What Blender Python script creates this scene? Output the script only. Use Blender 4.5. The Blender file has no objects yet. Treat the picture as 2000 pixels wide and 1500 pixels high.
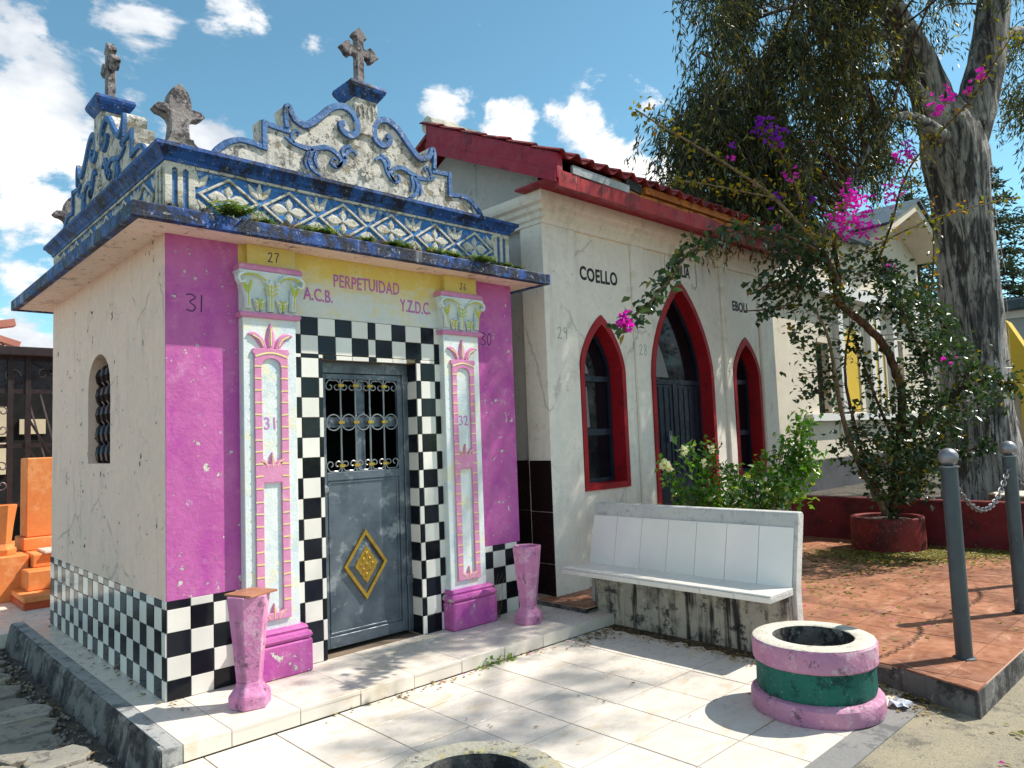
import bpy, bmesh, math, random
import numpy as np
from mathutils import Vector, Matrix
from mathutils.geometry import tessellate_polygon
random.seed(7); RNG = np.random.default_rng(11)
SC = bpy.context.scene; COL = SC.collection

# ------------------------------------------------------------------ camera
CAM = np.array([-1.6744, -5.1233, 1.6238]); FPX = 1429.4
def cam_axes(yaw=.7590, pitch=.0732, roll=-.0381):
    cy, sy, cp, sp = math.cos(yaw), math.sin(yaw), math.cos(pitch), math.sin(pitch)
    f = np.array([sy*cp, cy*cp, sp]); r = np.array([cy, -sy, 0.]); u = np.cross(r, f)
    c, s = math.cos(roll), math.sin(roll)
    return c*r+s*u, -s*r+c*u, f
CR, CU, CF = cam_axes()
cam = bpy.data.cameras.new('camera'); cam.sensor_fit = 'HORIZONTAL'; cam.sensor_width = 36
cam.lens = FPX/2000*36; cam.clip_start = .05; cam.clip_end = 2000
camo = bpy.data.objects.new('camera', cam); COL.objects.link(camo)
camo.matrix_world = Matrix(((CR[0], CU[0], -CF[0], CAM[0]), (CR[1], CU[1], -CF[1], CAM[1]), (CR[2], CU[2], -CF[2], CAM[2]), (0, 0, 0, 1)))
SC.camera = camo
def at(px, py, d):                                   # pixel of the 2000x1500 photo and a distance -> a point
    return CAM + d*(CF + CR*(px-1000)/FPX - CU*(py-750)/FPX)

# ------------------------------------------------------------------ light
SUN_EL = math.radians(50); SUN_DIR = np.array([.866*math.cos(SUN_EL), -.5*math.cos(SUN_EL), math.sin(SUN_EL)])
world = bpy.data.worlds.new('World'); SC.world = world; world.use_nodes = True
def build_world():
    nt = world.node_tree; N = nt.nodes; L = nt.links; N.clear()
    out = N.new('ShaderNodeOutputWorld'); bg = N.new('ShaderNodeBackground'); L.new(bg.outputs[0], out.inputs[0])
    bg.inputs[1].default_value = .135
    sky = N.new('ShaderNodeTexSky'); sky.sky_type = 'NISHITA'; sky.sun_disc = False
    sky.sun_elevation = SUN_EL; sky.sun_rotation = math.radians(120); sky.altitude = 2100
    sky.air_density = 1.0; sky.dust_density = .6; sky.ozone_density = 1.0
    tint = N.new('ShaderNodeMix'); tint.data_type = 'RGBA'; tint.blend_type = 'MULTIPLY'; tint.inputs[0].default_value = 1
    tint.inputs[7].default_value = (.76, 1.05, .90, 1); L.new(sky.outputs[0], tint.inputs[6])
    tc = N.new('ShaderNodeTexCoord')
    def noise(scale, detail, rough, dist=0, src=None):
        n = N.new('ShaderNodeTexNoise'); n.inputs['Scale'].default_value = scale; n.inputs['Detail'].default_value = detail
        n.inputs['Roughness'].default_value = rough; n.inputs['Distortion'].default_value = dist
        L.new(src or tc.outputs['Generated'], n.inputs['Vector']); return n.outputs[0]
    def math2(op, a, b, clamp=False):
        m = N.new('ShaderNodeMath'); m.operation = op; m.use_clamp = clamp
        for i, v in enumerate((a, b)):
            if hasattr(v, 'links'): L.new(v, m.inputs[i])
            else: m.inputs[i].default_value = v
        return m.outputs[0]
    def ramp(v, lo, hi, a=0, b=1):
        m = N.new('ShaderNodeMapRange'); m.interpolation_type = 'SMOOTHSTEP'
        for i, x in ((1, lo), (2, hi), (3, a), (4, b)): m.inputs[i].default_value = x
        L.new(v, m.inputs[0]); return m.outputs[0]
    # cloud banks where the photograph has them, as directions; out of view, noise and added cover lift the fill light
    banks = [(30, 30, .07, .20), (110, 110, .05, .18), (70, 220, .075, .24), (30, 300, .075, .26), (140, 330, .05, .2), (270, 70, .085, .30), (440, 40, .06, .24), (75, 410, .06, .30), (35, 455, .06, .30), (35, 545, .06, .32), (90, 520, .04, .28),
             (40, 640, .06, .28), (120, 650, .06, .24), (410, 265, .07, .32), (1010, 275, .07, .32), (1130, 250, .075, .36), (1190, 300, .07, .36), (1260, 330, .12, .40), (865, 232, .04, .24), (598, 90, .025, .10),
             (1640, 330, .17, .17), (1850, 60, .12, .15), (1350, 330, .08, .2)]
    acc = None
    for px, py, rad, w in banks:
        d = at(px, py, 1)-CAM; d = d/np.linalg.norm(d)
        vm = N.new('ShaderNodeVectorMath'); vm.operation = 'DISTANCE'; vm.inputs[1].default_value = tuple(d)
        L.new(tc.outputs['Generated'], vm.inputs[0])
        s = ramp(vm.outputs['Value'], rad*1.25, rad*.1, 0, w)
        acc = s if acc is None else math2('MAXIMUM', acc, s)
    mp = N.new('ShaderNodeMapping'); mp.inputs['Scale'].default_value = (1, 1, 1.7); L.new(tc.outputs['Generated'], mp.inputs[0])
    n1 = noise(5.5, 9, .60, .25, mp.outputs[0]); n2 = noise(16, 6, .6, .3, mp.outputs[0]); nb = noise(1.6, 3, .5)
    d = math2('ADD', math2('MULTIPLY', n1, .8), math2('MULTIPLY', n2, .2))
    d0 = at(820, 230, 1)-CAM; vm = N.new('ShaderNodeVectorMath'); vm.operation = 'DISTANCE'; vm.inputs[1].default_value = tuple(d0/np.linalg.norm(d0)); L.new(tc.outputs['Generated'], vm.inputs[0])
    clear = ramp(vm.outputs['Value'], .62, 1.1, -.12, .05)  # thins cloud in view, adds unseen cloud beyond it to brighten shade
    d = math2('ADD', math2('MULTIPLY', math2('SUBTRACT', d, .5), 1.5), .5)
    d = math2('ADD', math2('ADD', d, clear), acc); d = math2('ADD', d, math2('MULTIPLY', math2('SUBTRACT', nb, .5), .4))
    cl = ramp(d, .55, .66)
    shade = ramp(math2('ADD', noise(4.2, 5, .55, .2, mp.outputs[0]), math2('MULTIPLY', d, .35)), .58, .86)
    ccol = N.new('ShaderNodeMix'); ccol.data_type = 'RGBA'; L.new(shade, ccol.inputs[0])
    ccol.inputs[6].default_value = (3.0, 3.3, 3.7, 1); ccol.inputs[7].default_value = (6.2, 6.15, 6.0, 1)
    mix = N.new('ShaderNodeMix'); mix.data_type = 'RGBA'
    L.new(cl, mix.inputs[0]); L.new(tint.outputs[2], mix.inputs[6]); L.new(ccol.outputs[2], mix.inputs[7])
    L.new(mix.outputs[2], bg.inputs[0])
build_world()
sun = bpy.data.lights.new('sun', 'SUN'); sun.energy = 3.9; sun.angle = math.radians(.55); sun.color = (1, .945, .86)
suno = bpy.data.objects.new('sun', sun); COL.objects.link(suno)
suno.rotation_euler = Vector(-SUN_DIR).to_track_quat('-Z', 'Y').to_euler(); suno.location = Vector(SUN_DIR*30)
vs = SC.view_settings; vs.view_transform = 'Standard'; vs.look = 'None'; vs.exposure = .72; vs.gamma = 1; vs.use_curve_mapping = False

# ------------------------------------------------------------------ mesh helpers
X, Y, Z = np.array([1., 0, 0]), np.array([0, 1., 0]), np.array([0, 0, 1.])
class MB:
    def __init__(s): s.v = []; s.f = []
    def add(s, vs, fs):
        o = len(s.v); s.v.extend([tuple(map(float, p)) for p in vs]); s.f.extend([tuple(i+o for i in q) for q in fs]); return s
    def box(s, x0, x1, y0, y1, z0, z1, skip=''):
        v = [(x0, y0, z0), (x1, y0, z0), (x1, y1, z0), (x0, y1, z0), (x0, y0, z1), (x1, y0, z1), (x1, y1, z1), (x0, y1, z1)]
        f = {'b': (3, 2, 1, 0), 't': (4, 5, 6, 7), 'f': (0, 1, 5, 4), 'r': (1, 2, 6, 5), 'k': (2, 3, 7, 6), 'l': (3, 0, 4, 7)}
        return s.add(v, [q for k, q in f.items() if k not in skip])
    def bar(s, a, b, w, h, up=None):                 # a square bar from a to b
        a, b = np.array(a, float), np.array(b, float); d = b-a; d /= np.linalg.norm(d)
        up = np.array(up if up is not None else (Z if abs(d[2]) < .9 else X), float)
        s1 = np.cross(d, up); s1 /= np.linalg.norm(s1); s2 = np.cross(s1, d)
        q = [(-1, -1), (1, -1), (1, 1), (-1, 1)]
        v = [a+s1*i*w/2+s2*j*h/2 for i, j in q]+[b+s1*i*w/2+s2*j*h/2 for i, j in q]
        return s.add(v, [(0, 1, 2, 3), (7, 6, 5, 4), (0, 4, 5, 1), (1, 5, 6, 2), (2, 6, 7, 3), (3, 7, 4, 0)])
    def tube(s, path, rad, n=8, caps=True, squash=None, phase=0):
        P = [np.array(p, float) for p in path]; m = len(P)
        rad = [rad]*m if np.isscalar(rad) else list(rad)
        ref = None; rings = []
        for i in range(m):
            d = P[min(i+1, m-1)]-P[max(i-1, 0)]; d = d/(np.linalg.norm(d)+1e-9)
            if ref is None: ref = Z if abs(d[2]) < .9 else X
            a = np.cross(d, ref); a /= np.linalg.norm(a)+1e-9; b = np.cross(a, d); ref = b
            rings.append([P[i]+rad[i]*(a*math.cos(phase+2*math.pi*k/n)+b*math.sin(phase+2*math.pi*k/n)) for k in range(n)])
        v = [q for r in rings for q in r]; f = []
        for i in range(m-1):
            for k in range(n):
                k2 = (k+1) % n; f.append((i*n+k, i*n+k2, (i+1)*n+k2, (i+1)*n+k))
        if caps: f.append(tuple(range(n-1, -1, -1))); f.append(tuple((m-1)*n+k for k in range(n)))
        return s.add(v, f)
    def lathe(s, prof, n=32, c=(0, 0, 0), closed=False, phase=0, jit=0):
        v = []; f = []; m = len(prof)
        for i, (r, z) in enumerate(prof):
            for k in range(n):
                a = phase+2*math.pi*k/n; j = 1+(random.uniform(-jit, jit) if jit else 0)
                v.append((c[0]+r*j*math.cos(a), c[1]+r*j*math.sin(a), c[2]+z))
        for i in range(m if closed else m-1):
            i2 = (i+1) % m
            for k in range(n):
                k2 = (k+1) % n; f.append((i*n+k, i*n+k2, i2*n+k2, i2*n+k))
        if not closed:
            if prof[0][0] > 1e-4: f.append(tuple(range(n-1, -1, -1)))
            if prof[-1][0] > 1e-4: f.append(tuple((m-1)*n+k for k in range(n)))
        return s.add(v, f)
    def plate(s, outer, holes, O, U, V, d, back=True):  # flat shape with holes: front at N*0, back at -N*d
        O, U, V = (np.array(q, float) for q in (O, U, V)); Nn = np.cross(U, V)
        def area(p): return sum(p[i][0]*p[(i+1) % len(p)][1]-p[(i+1) % len(p)][0]*p[i][1] for i in range(len(p)))
        outer = list(outer) if area(outer) > 0 else list(outer)[::-1]
        hs = [list(h)[::-1] if area(h) > 0 else list(h) for h in holes]
        loops = [outer]+hs; flat = [p for l in loops for p in l]
        tris = tessellate_polygon([[Vector((p[0], p[1], 0)) for p in l] for l in loops])
        n = len(flat); v = [O+U*a+V*b for a, b in flat]+[O+U*a+V*b-Nn*d for a, b in flat]; f = []
        for t in tris:
            a, b, c = (flat[i] for i in t)
            ar = (b[0]-a[0])*(c[1]-a[1])-(c[0]-a[0])*(b[1]-a[1])
            if abs(ar) < 1e-10: continue
            t = t if ar > 0 else (t[0], t[2], t[1])
            f.append(tuple(t))
            if back: f.append((t[0]+n, t[2]+n, t[1]+n))
        o = 0
        for l in loops:
            m = len(l)
            for i in range(m):
                j = (i+1) % m; f.append((o+i, o+i+n, o+j+n, o+j))
            o += m
        return s.add(v, f)
    def ribbon(s, path, w, h, O, U, V, top=.7, lift=0):   # raised band along a 2-D path on a face
        O, U, V = (np.array(q, float) for q in (O, U, V)); Nn = np.cross(U, V)
        P = [np.array(p, float) for p in path]; m = len(P); w = [w]*m if np.isscalar(w) else list(np.interp(np.linspace(0, 1, m), np.linspace(0, 1, len(w)), w))
        v = []; f = []
        for i in range(m):
            d = P[min(i+1, m-1)]-P[max(i-1, 0)]; d /= np.linalg.norm(d)+1e-9; q = np.array([-d[1], d[0]])
            for k, hh in ((w[i]/2, 0), (w[i]/2*top, 1), (-w[i]/2*top, 1), (-w[i]/2, 0)):
                p = P[i]+q*k; v.append(O+U*p[0]+V*p[1]+Nn*(lift+h*hh))
        for i in range(m-1):
            for k in range(3): f.append((i*4+k, (i+1)*4+k, (i+1)*4+k+1, i*4+k+1))
        f.append((0, 1, 2, 3)); f.append(tuple((m-1)*4+k for k in (3, 2, 1, 0)))
        return s.add(v, f)
    def sweep_rect(s, x0, x1, y0, y1, prof, closed=True):  # moulding profile (offset out, z) round a rectangle
        v = []; f = []; m = len(prof)
        for o, z in prof: v += [(x0-o, y0-o, z), (x1+o, y0-o, z), (x1+o, y1+o, z), (x0-o, y1+o, z)]
        for i in range(m if closed else m-1):
            i2 = (i+1) % m
            for k in range(4):
                k2 = (k+1) % 4; f.append((i*4+k, i*4+k2, i2*4+k2, i2*4+k))
        return s.add(v, f)
    def build(s, name, mat, parent=None, smooth=False, bevel=0, loc=None, fix=True):
        me = bpy.data.meshes.new(name); off = np.zeros(3)
        if parent is not None: off = np.array(BASE.get(parent.name, (0, 0, 0)))
        vs_ = np.array(s.v, float)-off
        me.from_pydata(vs_.tolist(), [], s.f)
        if fix:
            bm = bmesh.new(); bm.from_mesh(me); bmesh.ops.recalc_face_normals(bm, faces=bm.faces)
            if bevel: bmesh.ops.bevel(bm, geom=[e for e in bm.edges if e.calc_face_angle(0) > .6], offset=bevel, segments=1, affect='EDGES', clamp_overlap=True)
            bm.to_mesh(me); bm.free()
        if smooth:
            me.polygons.foreach_set('use_smooth', [True]*len(me.polygons))
            try: me.set_sharp_from_angle(angle=math.radians(smooth if smooth > 1 else 40))
            except Exception: pass
        me.materials.append(mat); return link(name, me, parent)
BASE = {}
def link(name, me, parent=None):
    o = bpy.data.objects.new(name, me); COL.objects.link(o)
    if parent is not None: o.parent = parent; BASE[o.name] = BASE.get(parent.name, (0, 0, 0))
    return o
def tag(o, label, cat, group=None):
    o['label'] = label; o['category'] = cat
    if group: o['group'] = group
    return o
def thing(name, label, cat, loc=(0, 0, 0), group=None):
    o = bpy.data.objects.new(name, None); COL.objects.link(o); o.location = loc; BASE[o.name] = tuple(loc); o.empty_display_size = .1
    return tag(o, label, cat, group)
def struct(o): o['kind'] = 'structure'; return o
def stuff(o): o['kind'] = 'stuff'; return o
def cr(pts, n=6, closed=False):                        # Catmull-Rom
    P = [np.array(p, float) for p in pts]; m = len(P); out = []
    for i in range(m if closed else m-1):
        g = (lambda k: P[k % m]) if closed else (lambda k: P[max(0, min(m-1, k))])
        a, b, c, d = g(i-1), g(i), g(i+1), g(i+2)
        for t in np.linspace(0, 1, n, endpoint=False):
            out.append(.5*((2*b)+(c-a)*t+(2*a-5*b+4*c-d)*t*t+(3*b-a-3*c+d)*t**3))
    if not closed: out.append(P[-1])
    return out
CACHE = {}
def piece(name, key, make, mat, parent, loc, rot=(0, 0, 0), scale=(1, 1, 1)):   # small part that shares its mesh with its like
    k = (name, key, mat.name)
    if k not in CACHE:
        mb = make(); me = bpy.data.meshes.new(name); me.from_pydata([tuple(p) for p in mb.v], [], mb.f)
        bm = bmesh.new(); bm.from_mesh(me); bmesh.ops.recalc_face_normals(bm, faces=bm.faces); bm.to_mesh(me); bm.free()
        me.materials.append(mat); CACHE[k] = me
    o = link(name, CACHE[k], parent); b = np.array(BASE.get(parent.name, (0, 0, 0))) if parent is not None else np.zeros(3)
    o.location = Vector(np.array(loc, float)-b); o.rotation_euler = rot; o.scale = scale; return o
def tile_mb(w, h, t=.012, c=.002):                      # tile standing in X-Z, front towards -Y, back at y=0
    a, b = w/2, h/2
    v = [(-a, 0, -b), (a, 0, -b), (a, 0, b), (-a, 0, b), (-a, -t+c, -b), (a, -t+c, -b), (a, -t+c, b), (-a, -t+c, b),
         (-a+c, -t, -b+c), (a-c, -t, -b+c), (a-c, -t, b-c), (-a+c, -t, b-c)]
    f = [(8, 9, 10, 11)]+[(i, (i+1) % 4, 4+(i+1) % 4, 4+i) for i in range(4)]+[(4+i, 4+(i+1) % 4, 8+(i+1) % 4, 8+i) for i in range(4)]
    m = MB(); m.add(v, f); return m
def wall_tile(name, a0, a1, z0, z1, mat, parent, plane='front', pos=0., g=.0042, t=.012, rz=None):
    w, h = round(a1-a0-g, 4), round(z1-z0-g, 4); ca, cz = (a0+a1)/2, (z0+z1)/2
    if plane == 'front': loc, rot = (ca, pos, cz), (0, 0, 0)
    else: loc, rot = (pos, ca, cz), (0, 0, -math.pi/2)
    j = random.uniform(-.002, .002)
    loc = (loc[0]+(j if plane != 'front' else 0), loc[1]+(j if plane == 'front' else 0), loc[2])
    return piece(name, (w, h, t), lambda: tile_mb(w, h, t), mat, parent, loc, (rot[0]+random.gauss(0, .004), 0, rot[2]+random.gauss(0, .005)))
def floor_tile(name, x0, x1, y0, y1, z, mat, parent, g=.004, t=.02, tilt=.0012):
    w, h = round(x1-x0-g, 4), round(y1-y0-g, 4)
    return piece(name, (w, h, t, 'f'), lambda: tile_mb(w, h, t, .0025), mat, parent, ((x0+x1)/2, (y0+y1)/2, z-t),
                 (-math.pi/2+random.gauss(0, tilt), random.gauss(0, tilt), 0)) if False else \
           piece(name, (w, h, t, 'f'), lambda: flat_mb(w, h, t), mat, parent, ((x0+x1)/2, (y0+y1)/2, z-t), (random.gauss(0, tilt), random.gauss(0, tilt), 0))
def flat_mb(w, h, t, c=.0012):
    a, b = w/2, h/2
    v = [(-a, -b, 0), (a, -b, 0), (a, b, 0), (-a, b, 0), (-a, -b, t-c), (a, -b, t-c), (a, b, t-c), (-a, b, t-c), (-a+c, -b+c, t), (a-c, -b+c, t), (a-c, b-c, t), (-a+c, b-c, t)]
    f = [(8, 9, 10, 11)]+[(i, (i+1) % 4, 4+(i+1) % 4, 4+i) for i in range(4)]+[(4+i, 4+(i+1) % 4, 8+(i+1) % 4, 8+i) for i in range(4)]
    m = MB(); m.add(v, f); return m
def text_part(name, s, size, mat, parent, O, U, V, depth=.003, sx=1., align='LEFT', bold=0., rot=0, spacing=1.):
    cu = bpy.data.curves.new(name, 'FONT'); cu.body = s; cu.size = size; cu.extrude = depth; cu.offset = bold; cu.align_x = align; cu.space_character = spacing; cu.resolution_u = 3
    t = bpy.data.objects.new(name, cu); me = bpy.data.meshes.new_from_object(t); bpy.data.objects.remove(t); bpy.data.curves.remove(cu)
    O, U, V = (np.array(q, float) for q in (O, U, V)); N_ = np.cross(U, V); off = np.array(BASE.get(parent.name, (0, 0, 0)))
    c, s_ = math.cos(rot), math.sin(rot)
    for v in me.vertices:
        a, b = v.co.x*sx, v.co.y; wob = size*.010; a, b = a+wob*math.sin(b*19/size*.3+a*11), b+wob*1.3*math.sin(a*7.3/size*.35+1.1)+wob*math.sin(a*23); a, b = a*c-b*s_, a*s_+b*c
        v.co = Vector(O+U*a+V*b+N_*v.co.z-off)
    me.materials.clear(); me.materials.append(mat); return link(name, me, parent)
def strokes(name, paths, w, mat, parent, O, U, V, size, h=.002):
    m = MB()
    for p in paths: m.ribbon(cr([(a*size, b*size) for a, b in p], 5), w, h, O, U, V, top=.8)
    return m.build(name, mat, parent, fix=False)
DIG = {'3': [[(0, .95), (.3, 1), (.5, .8), (.2, .55), (.5, .3), (.35, .02), (0, .1)]], '1': [[(.15, 1), (.12, 0)]], '0': [[(.25, 1), (.02, .6), (.15, .02), (.4, .3), (.42, .8), (.25, 1)]],
       '2': [[(0, .8), (.25, 1), (.42, .8), (.2, .3), (0, .02), (.2, .06), (.5, 0)]], '9': [[(.42, .7), (.2, .55), (.05, .8), (.25, 1), (.42, .8), (.4, .4), (.36, 0)]],
       '8': [[(.4, .9), (.15, 1), (.1, .7), (.4, .35), (.25, 0), (.02, .25), (.35, .65), (.4, .9)]], '7': [[(0, .98), (.45, 1), (.25, .5), (.18, 0)]], '6': [[(.4, 1), (.1, .6), (.05, .15), (.3, 0), (.4, .3), (.1, .4)]],
       '4': [[(.1, 1), (.0, .5), (.4, .5)], [(.36, .9), (.34, 0)]]}
def number(txt, size, w, mat, parent, O, U, V):
    ps = []
    for i, ch in enumerate(txt): ps += [[(a+i*.72, b) for a, b in p] for p in DIG[ch]]
    return strokes('painted_number', ps, w, mat, parent, O, U, V, size)
def leaf_mesh(P, D, Nn, L, W, fold=.18):                 # P base, D direction, N normal, arrays -> arrays of verts, faces
    P, D, Nn = (np.asarray(q, float) for q in (P, D, Nn)); L = np.asarray(L, float)[:, None]; W = np.asarray(W, float)[:, None]
    D = D/(np.linalg.norm(D, axis=1, keepdims=True)+1e-9); S = np.cross(D, Nn); S /= (np.linalg.norm(S, axis=1, keepdims=True)+1e-9); U_ = np.cross(S, D)
    a = P; b = P+D*L*.45+S*W*.5+U_*W*fold; c = P+D*L-U_*L*.08; d = P+D*L*.45-S*W*.5+U_*W*fold
    v = np.stack([a, b, c, d], 1).reshape(-1, 3); k = np.arange(len(P))*4
    f = np.stack([np.stack([k, k+1, k+2], 1), np.stack([k, k+2, k+3], 1)], 1).reshape(-1, 3)
    return v, f
def fast_mesh(name, v, f, mat, parent=None):
    off = np.array(BASE.get(parent.name, (0, 0, 0))) if parent is not None else np.zeros(3)
    v = np.asarray(v, float)-off; f = np.asarray(f, int); me = bpy.data.meshes.new(name)
    me.vertices.add(len(v)); me.vertices.foreach_set('co', v.ravel()); k = f.shape[1]
    me.loops.add(f.size); me.loops.foreach_set('vertex_index', f.ravel()); me.polygons.add(len(f)); me.polygons.foreach_set('loop_start', np.arange(len(f))*k)
    me.update(calc_edges=True); me.validate(); me.materials.append(mat); return link(name, me, parent)
def unit(n): q = RNG.normal(size=(n, 3)); return q/np.linalg.norm(q, axis=1, keepdims=True)

# ------------------------------------------------------------------ materials
def newmat(name):
    m = bpy.data.materials.new(name); m.use_nodes = True; nt = m.node_tree
    return m, nt, nt.nodes, nt.links, nt.nodes['Principled BSDF']
def c4(c): return (c[0], c[1], c[2], 1)
class NB:                                               # small node builder on world position
    def __init__(s, nt, space='pos'):
        s.nt, s.N, s.L = nt, nt.nodes, nt.links
        s.geo = s.N.new('ShaderNodeNewGeometry'); s.pos = s.geo.outputs['Position']; s.oi = s.N.new('ShaderNodeObjectInfo')
    def map(s, sc=(1, 1, 1), rot=(0, 0, 0), src=None):
        m = s.N.new('ShaderNodeMapping'); m.inputs['Scale'].default_value = sc; m.inputs['Rotation'].default_value = rot; s.L.new(src or s.pos, m.inputs[0]); return m.outputs[0]
    def noise(s, scale, detail=4, rough=.55, src=None, dist=0):
        n = s.N.new('ShaderNodeTexNoise'); n.inputs['Scale'].default_value = scale; n.inputs['Detail'].default_value = detail
        n.inputs['Roughness'].default_value = rough; n.inputs['Distortion'].default_value = dist; s.L.new(src or s.pos, n.inputs['Vector']); return n.outputs[0]
    def vor(s, scale, src=None, feat='F1'):
        n = s.N.new('ShaderNodeTexVoronoi'); n.feature = feat; n.inputs['Scale'].default_value = scale; s.L.new(src or s.pos, n.inputs['Vector']); return n.outputs['Distance']
    def ramp(s, v, lo, hi, a=0., b=1., k=1.):
        lo, hi = (.5+(lo-.5)/k, .5+(hi-.5)/k) if k != 1. else (lo, hi)
        m = s.N.new('ShaderNodeMapRange'); m.interpolation_type = 'SMOOTHSTEP'
        for i, x in ((1, lo), (2, hi), (3, a), (4, b)): m.inputs[i].default_value = x
        s.L.new(v, m.inputs[0]); return m.outputs[0]
    def m(s, op, a, b=0., clamp=False):
        m = s.N.new('ShaderNodeMath'); m.operation = op; m.use_clamp = clamp
        for i, v in enumerate((a, b)):
            if hasattr(v, 'links'): s.L.new(v, m.inputs[i])
            else: m.inputs[i].default_value = v
        return m.outputs[0]
    def mix(s, fac, a, b, blend='MIX'):
        m = s.N.new('ShaderNodeMix'); m.data_type = 'RGBA'; m.blend_type = blend
        for i, v in ((0, fac), (6, a), (7, b)):
            if hasattr(v, 'links'): s.L.new(v, m.inputs[i])
            elif i == 0: m.inputs[0].default_value = v
            else: m.inputs[i].default_value = c4(v)
        return m.outputs[2]
    def z(s):
        q = s.N.new('ShaderNodeSeparateXYZ'); s.L.new(s.pos, q.inputs[0]); return q.outputs[2]
    def bump(s, h, strength, dist, bsdf):
        b = s.N.new('ShaderNodeBump'); b.inputs['Strength'].default_value = strength; b.inputs['Distance'].default_value = dist
        s.L.new(h, b.inputs['Height']); s.L.new(b.outputs[0], bsdf.inputs['Normal'])
def paint(name, base, alt=None, rough=.75, stains=(), chips=None, streak=None, bump=.25, bscale=60, spec=.35, rand=.0, altscale=2.2, grad=None, crack=None):
    """weathered paint: base/alt patches, stains (colour, scale, lo, hi, amount), vertical streaks, chips with relief"""
    m, nt, N, L, B = newmat(name); n = NB(nt)
    alt = alt or tuple(min(1, c*.86) for c in base)
    col = n.mix(n.ramp(n.noise(altscale, 5, .6), .35, .68), base, alt)
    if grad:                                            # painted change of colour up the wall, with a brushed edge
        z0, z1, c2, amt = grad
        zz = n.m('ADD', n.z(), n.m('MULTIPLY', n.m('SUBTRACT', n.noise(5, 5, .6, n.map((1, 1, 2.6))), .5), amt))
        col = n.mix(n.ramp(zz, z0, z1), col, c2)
    col = n.mix(n.ramp(n.noise(bscale*.5, 4, .65), .3, .75, 0, .22), col, tuple(c*.6 for c in base))
    h = n.noise(bscale, 6, .65); hc = n.m('MULTIPLY', n.noise(4, 4, .5), .6); h = n.m('ADD', n.m('MULTIPLY', h, .35), hc)
    for (c, sc, lo, hi, amt) in stains:
        col = n.mix(n.ramp(n.m('ADD', n.m('MULTIPLY', n.noise(sc, 8, .74), .78), n.m('MULTIPLY', n.noise(sc*4.3, 5, .7), .22)), lo, hi, 0, amt, 2.1), col, c)
    if streak:
        c, lo, hi, amt = streak[:4]; sx = streak[4] if len(streak) > 4 else 9
        a = n.noise(1, 6, .62, n.map((sx, sx, .9))); b = n.noise(1.4, 4, .6)
        col = n.mix(n.ramp(n.m('ADD', n.m('MULTIPLY', a, .65), n.m('MULTIPLY', b, .4)), lo, hi, 0, amt, 1.5), col, c)
    if chips:
        c, sc, lo, hi = chips
        k = n.ramp(n.m('ADD', n.m('MULTIPLY', n.noise(sc, 5, .6), .75), n.m('MULTIPLY', n.noise(sc*.22, 3, .5), .3)), lo, hi, 0, 1, 1.12)
        col = n.mix(k, col, c); h = n.m('SUBTRACT', h, n.m('MULTIPLY', k, .7))
    if crack:                                           # hairline cracks wandering over the plaster
        wv = N.new('ShaderNodeMix'); wv.data_type = 'VECTOR'; wv.inputs[0].default_value = .22
        nz = N.new('ShaderNodeTexNoise'); nz.inputs['Scale'].default_value = 3.; nz.inputs['Detail'].default_value = 6; L.new(n.pos, nz.inputs['Vector']); L.new(n.pos, wv.inputs[4]); L.new(nz.outputs['Color'], wv.inputs[5])
        k = n.m('MULTIPLY', n.ramp(n.vor(crack[1], wv.outputs[1], 'DISTANCE_TO_EDGE'), .0, .012, 1, 0), n.ramp(n.noise(1.3, 3), .52, .60))
        col = n.mix(n.m('MULTIPLY', k, .38), col, crack[0]); h = n.m('SUBTRACT', h, n.m('MULTIPLY', k, .4))
    if rand:
        hs = N.new('ShaderNodeHueSaturation'); L.new(n.ramp(n.oi.outputs['Random'], 0, 1, 1-rand, 1+rand), hs.inputs['Value']); L.new(col, hs.inputs['Color']); col = hs.outputs[0]
    L.new(col, B.inputs['Base Color']); B.inputs['Specular IOR Level'].default_value = spec
    L.new(n.ramp(n.noise(9, 4), .3, .7, rough-.1, min(1, rough+.12)), B.inputs['Roughness'])
    n.bump(h, min(1., bump*1.5), .022, B); return m
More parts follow.
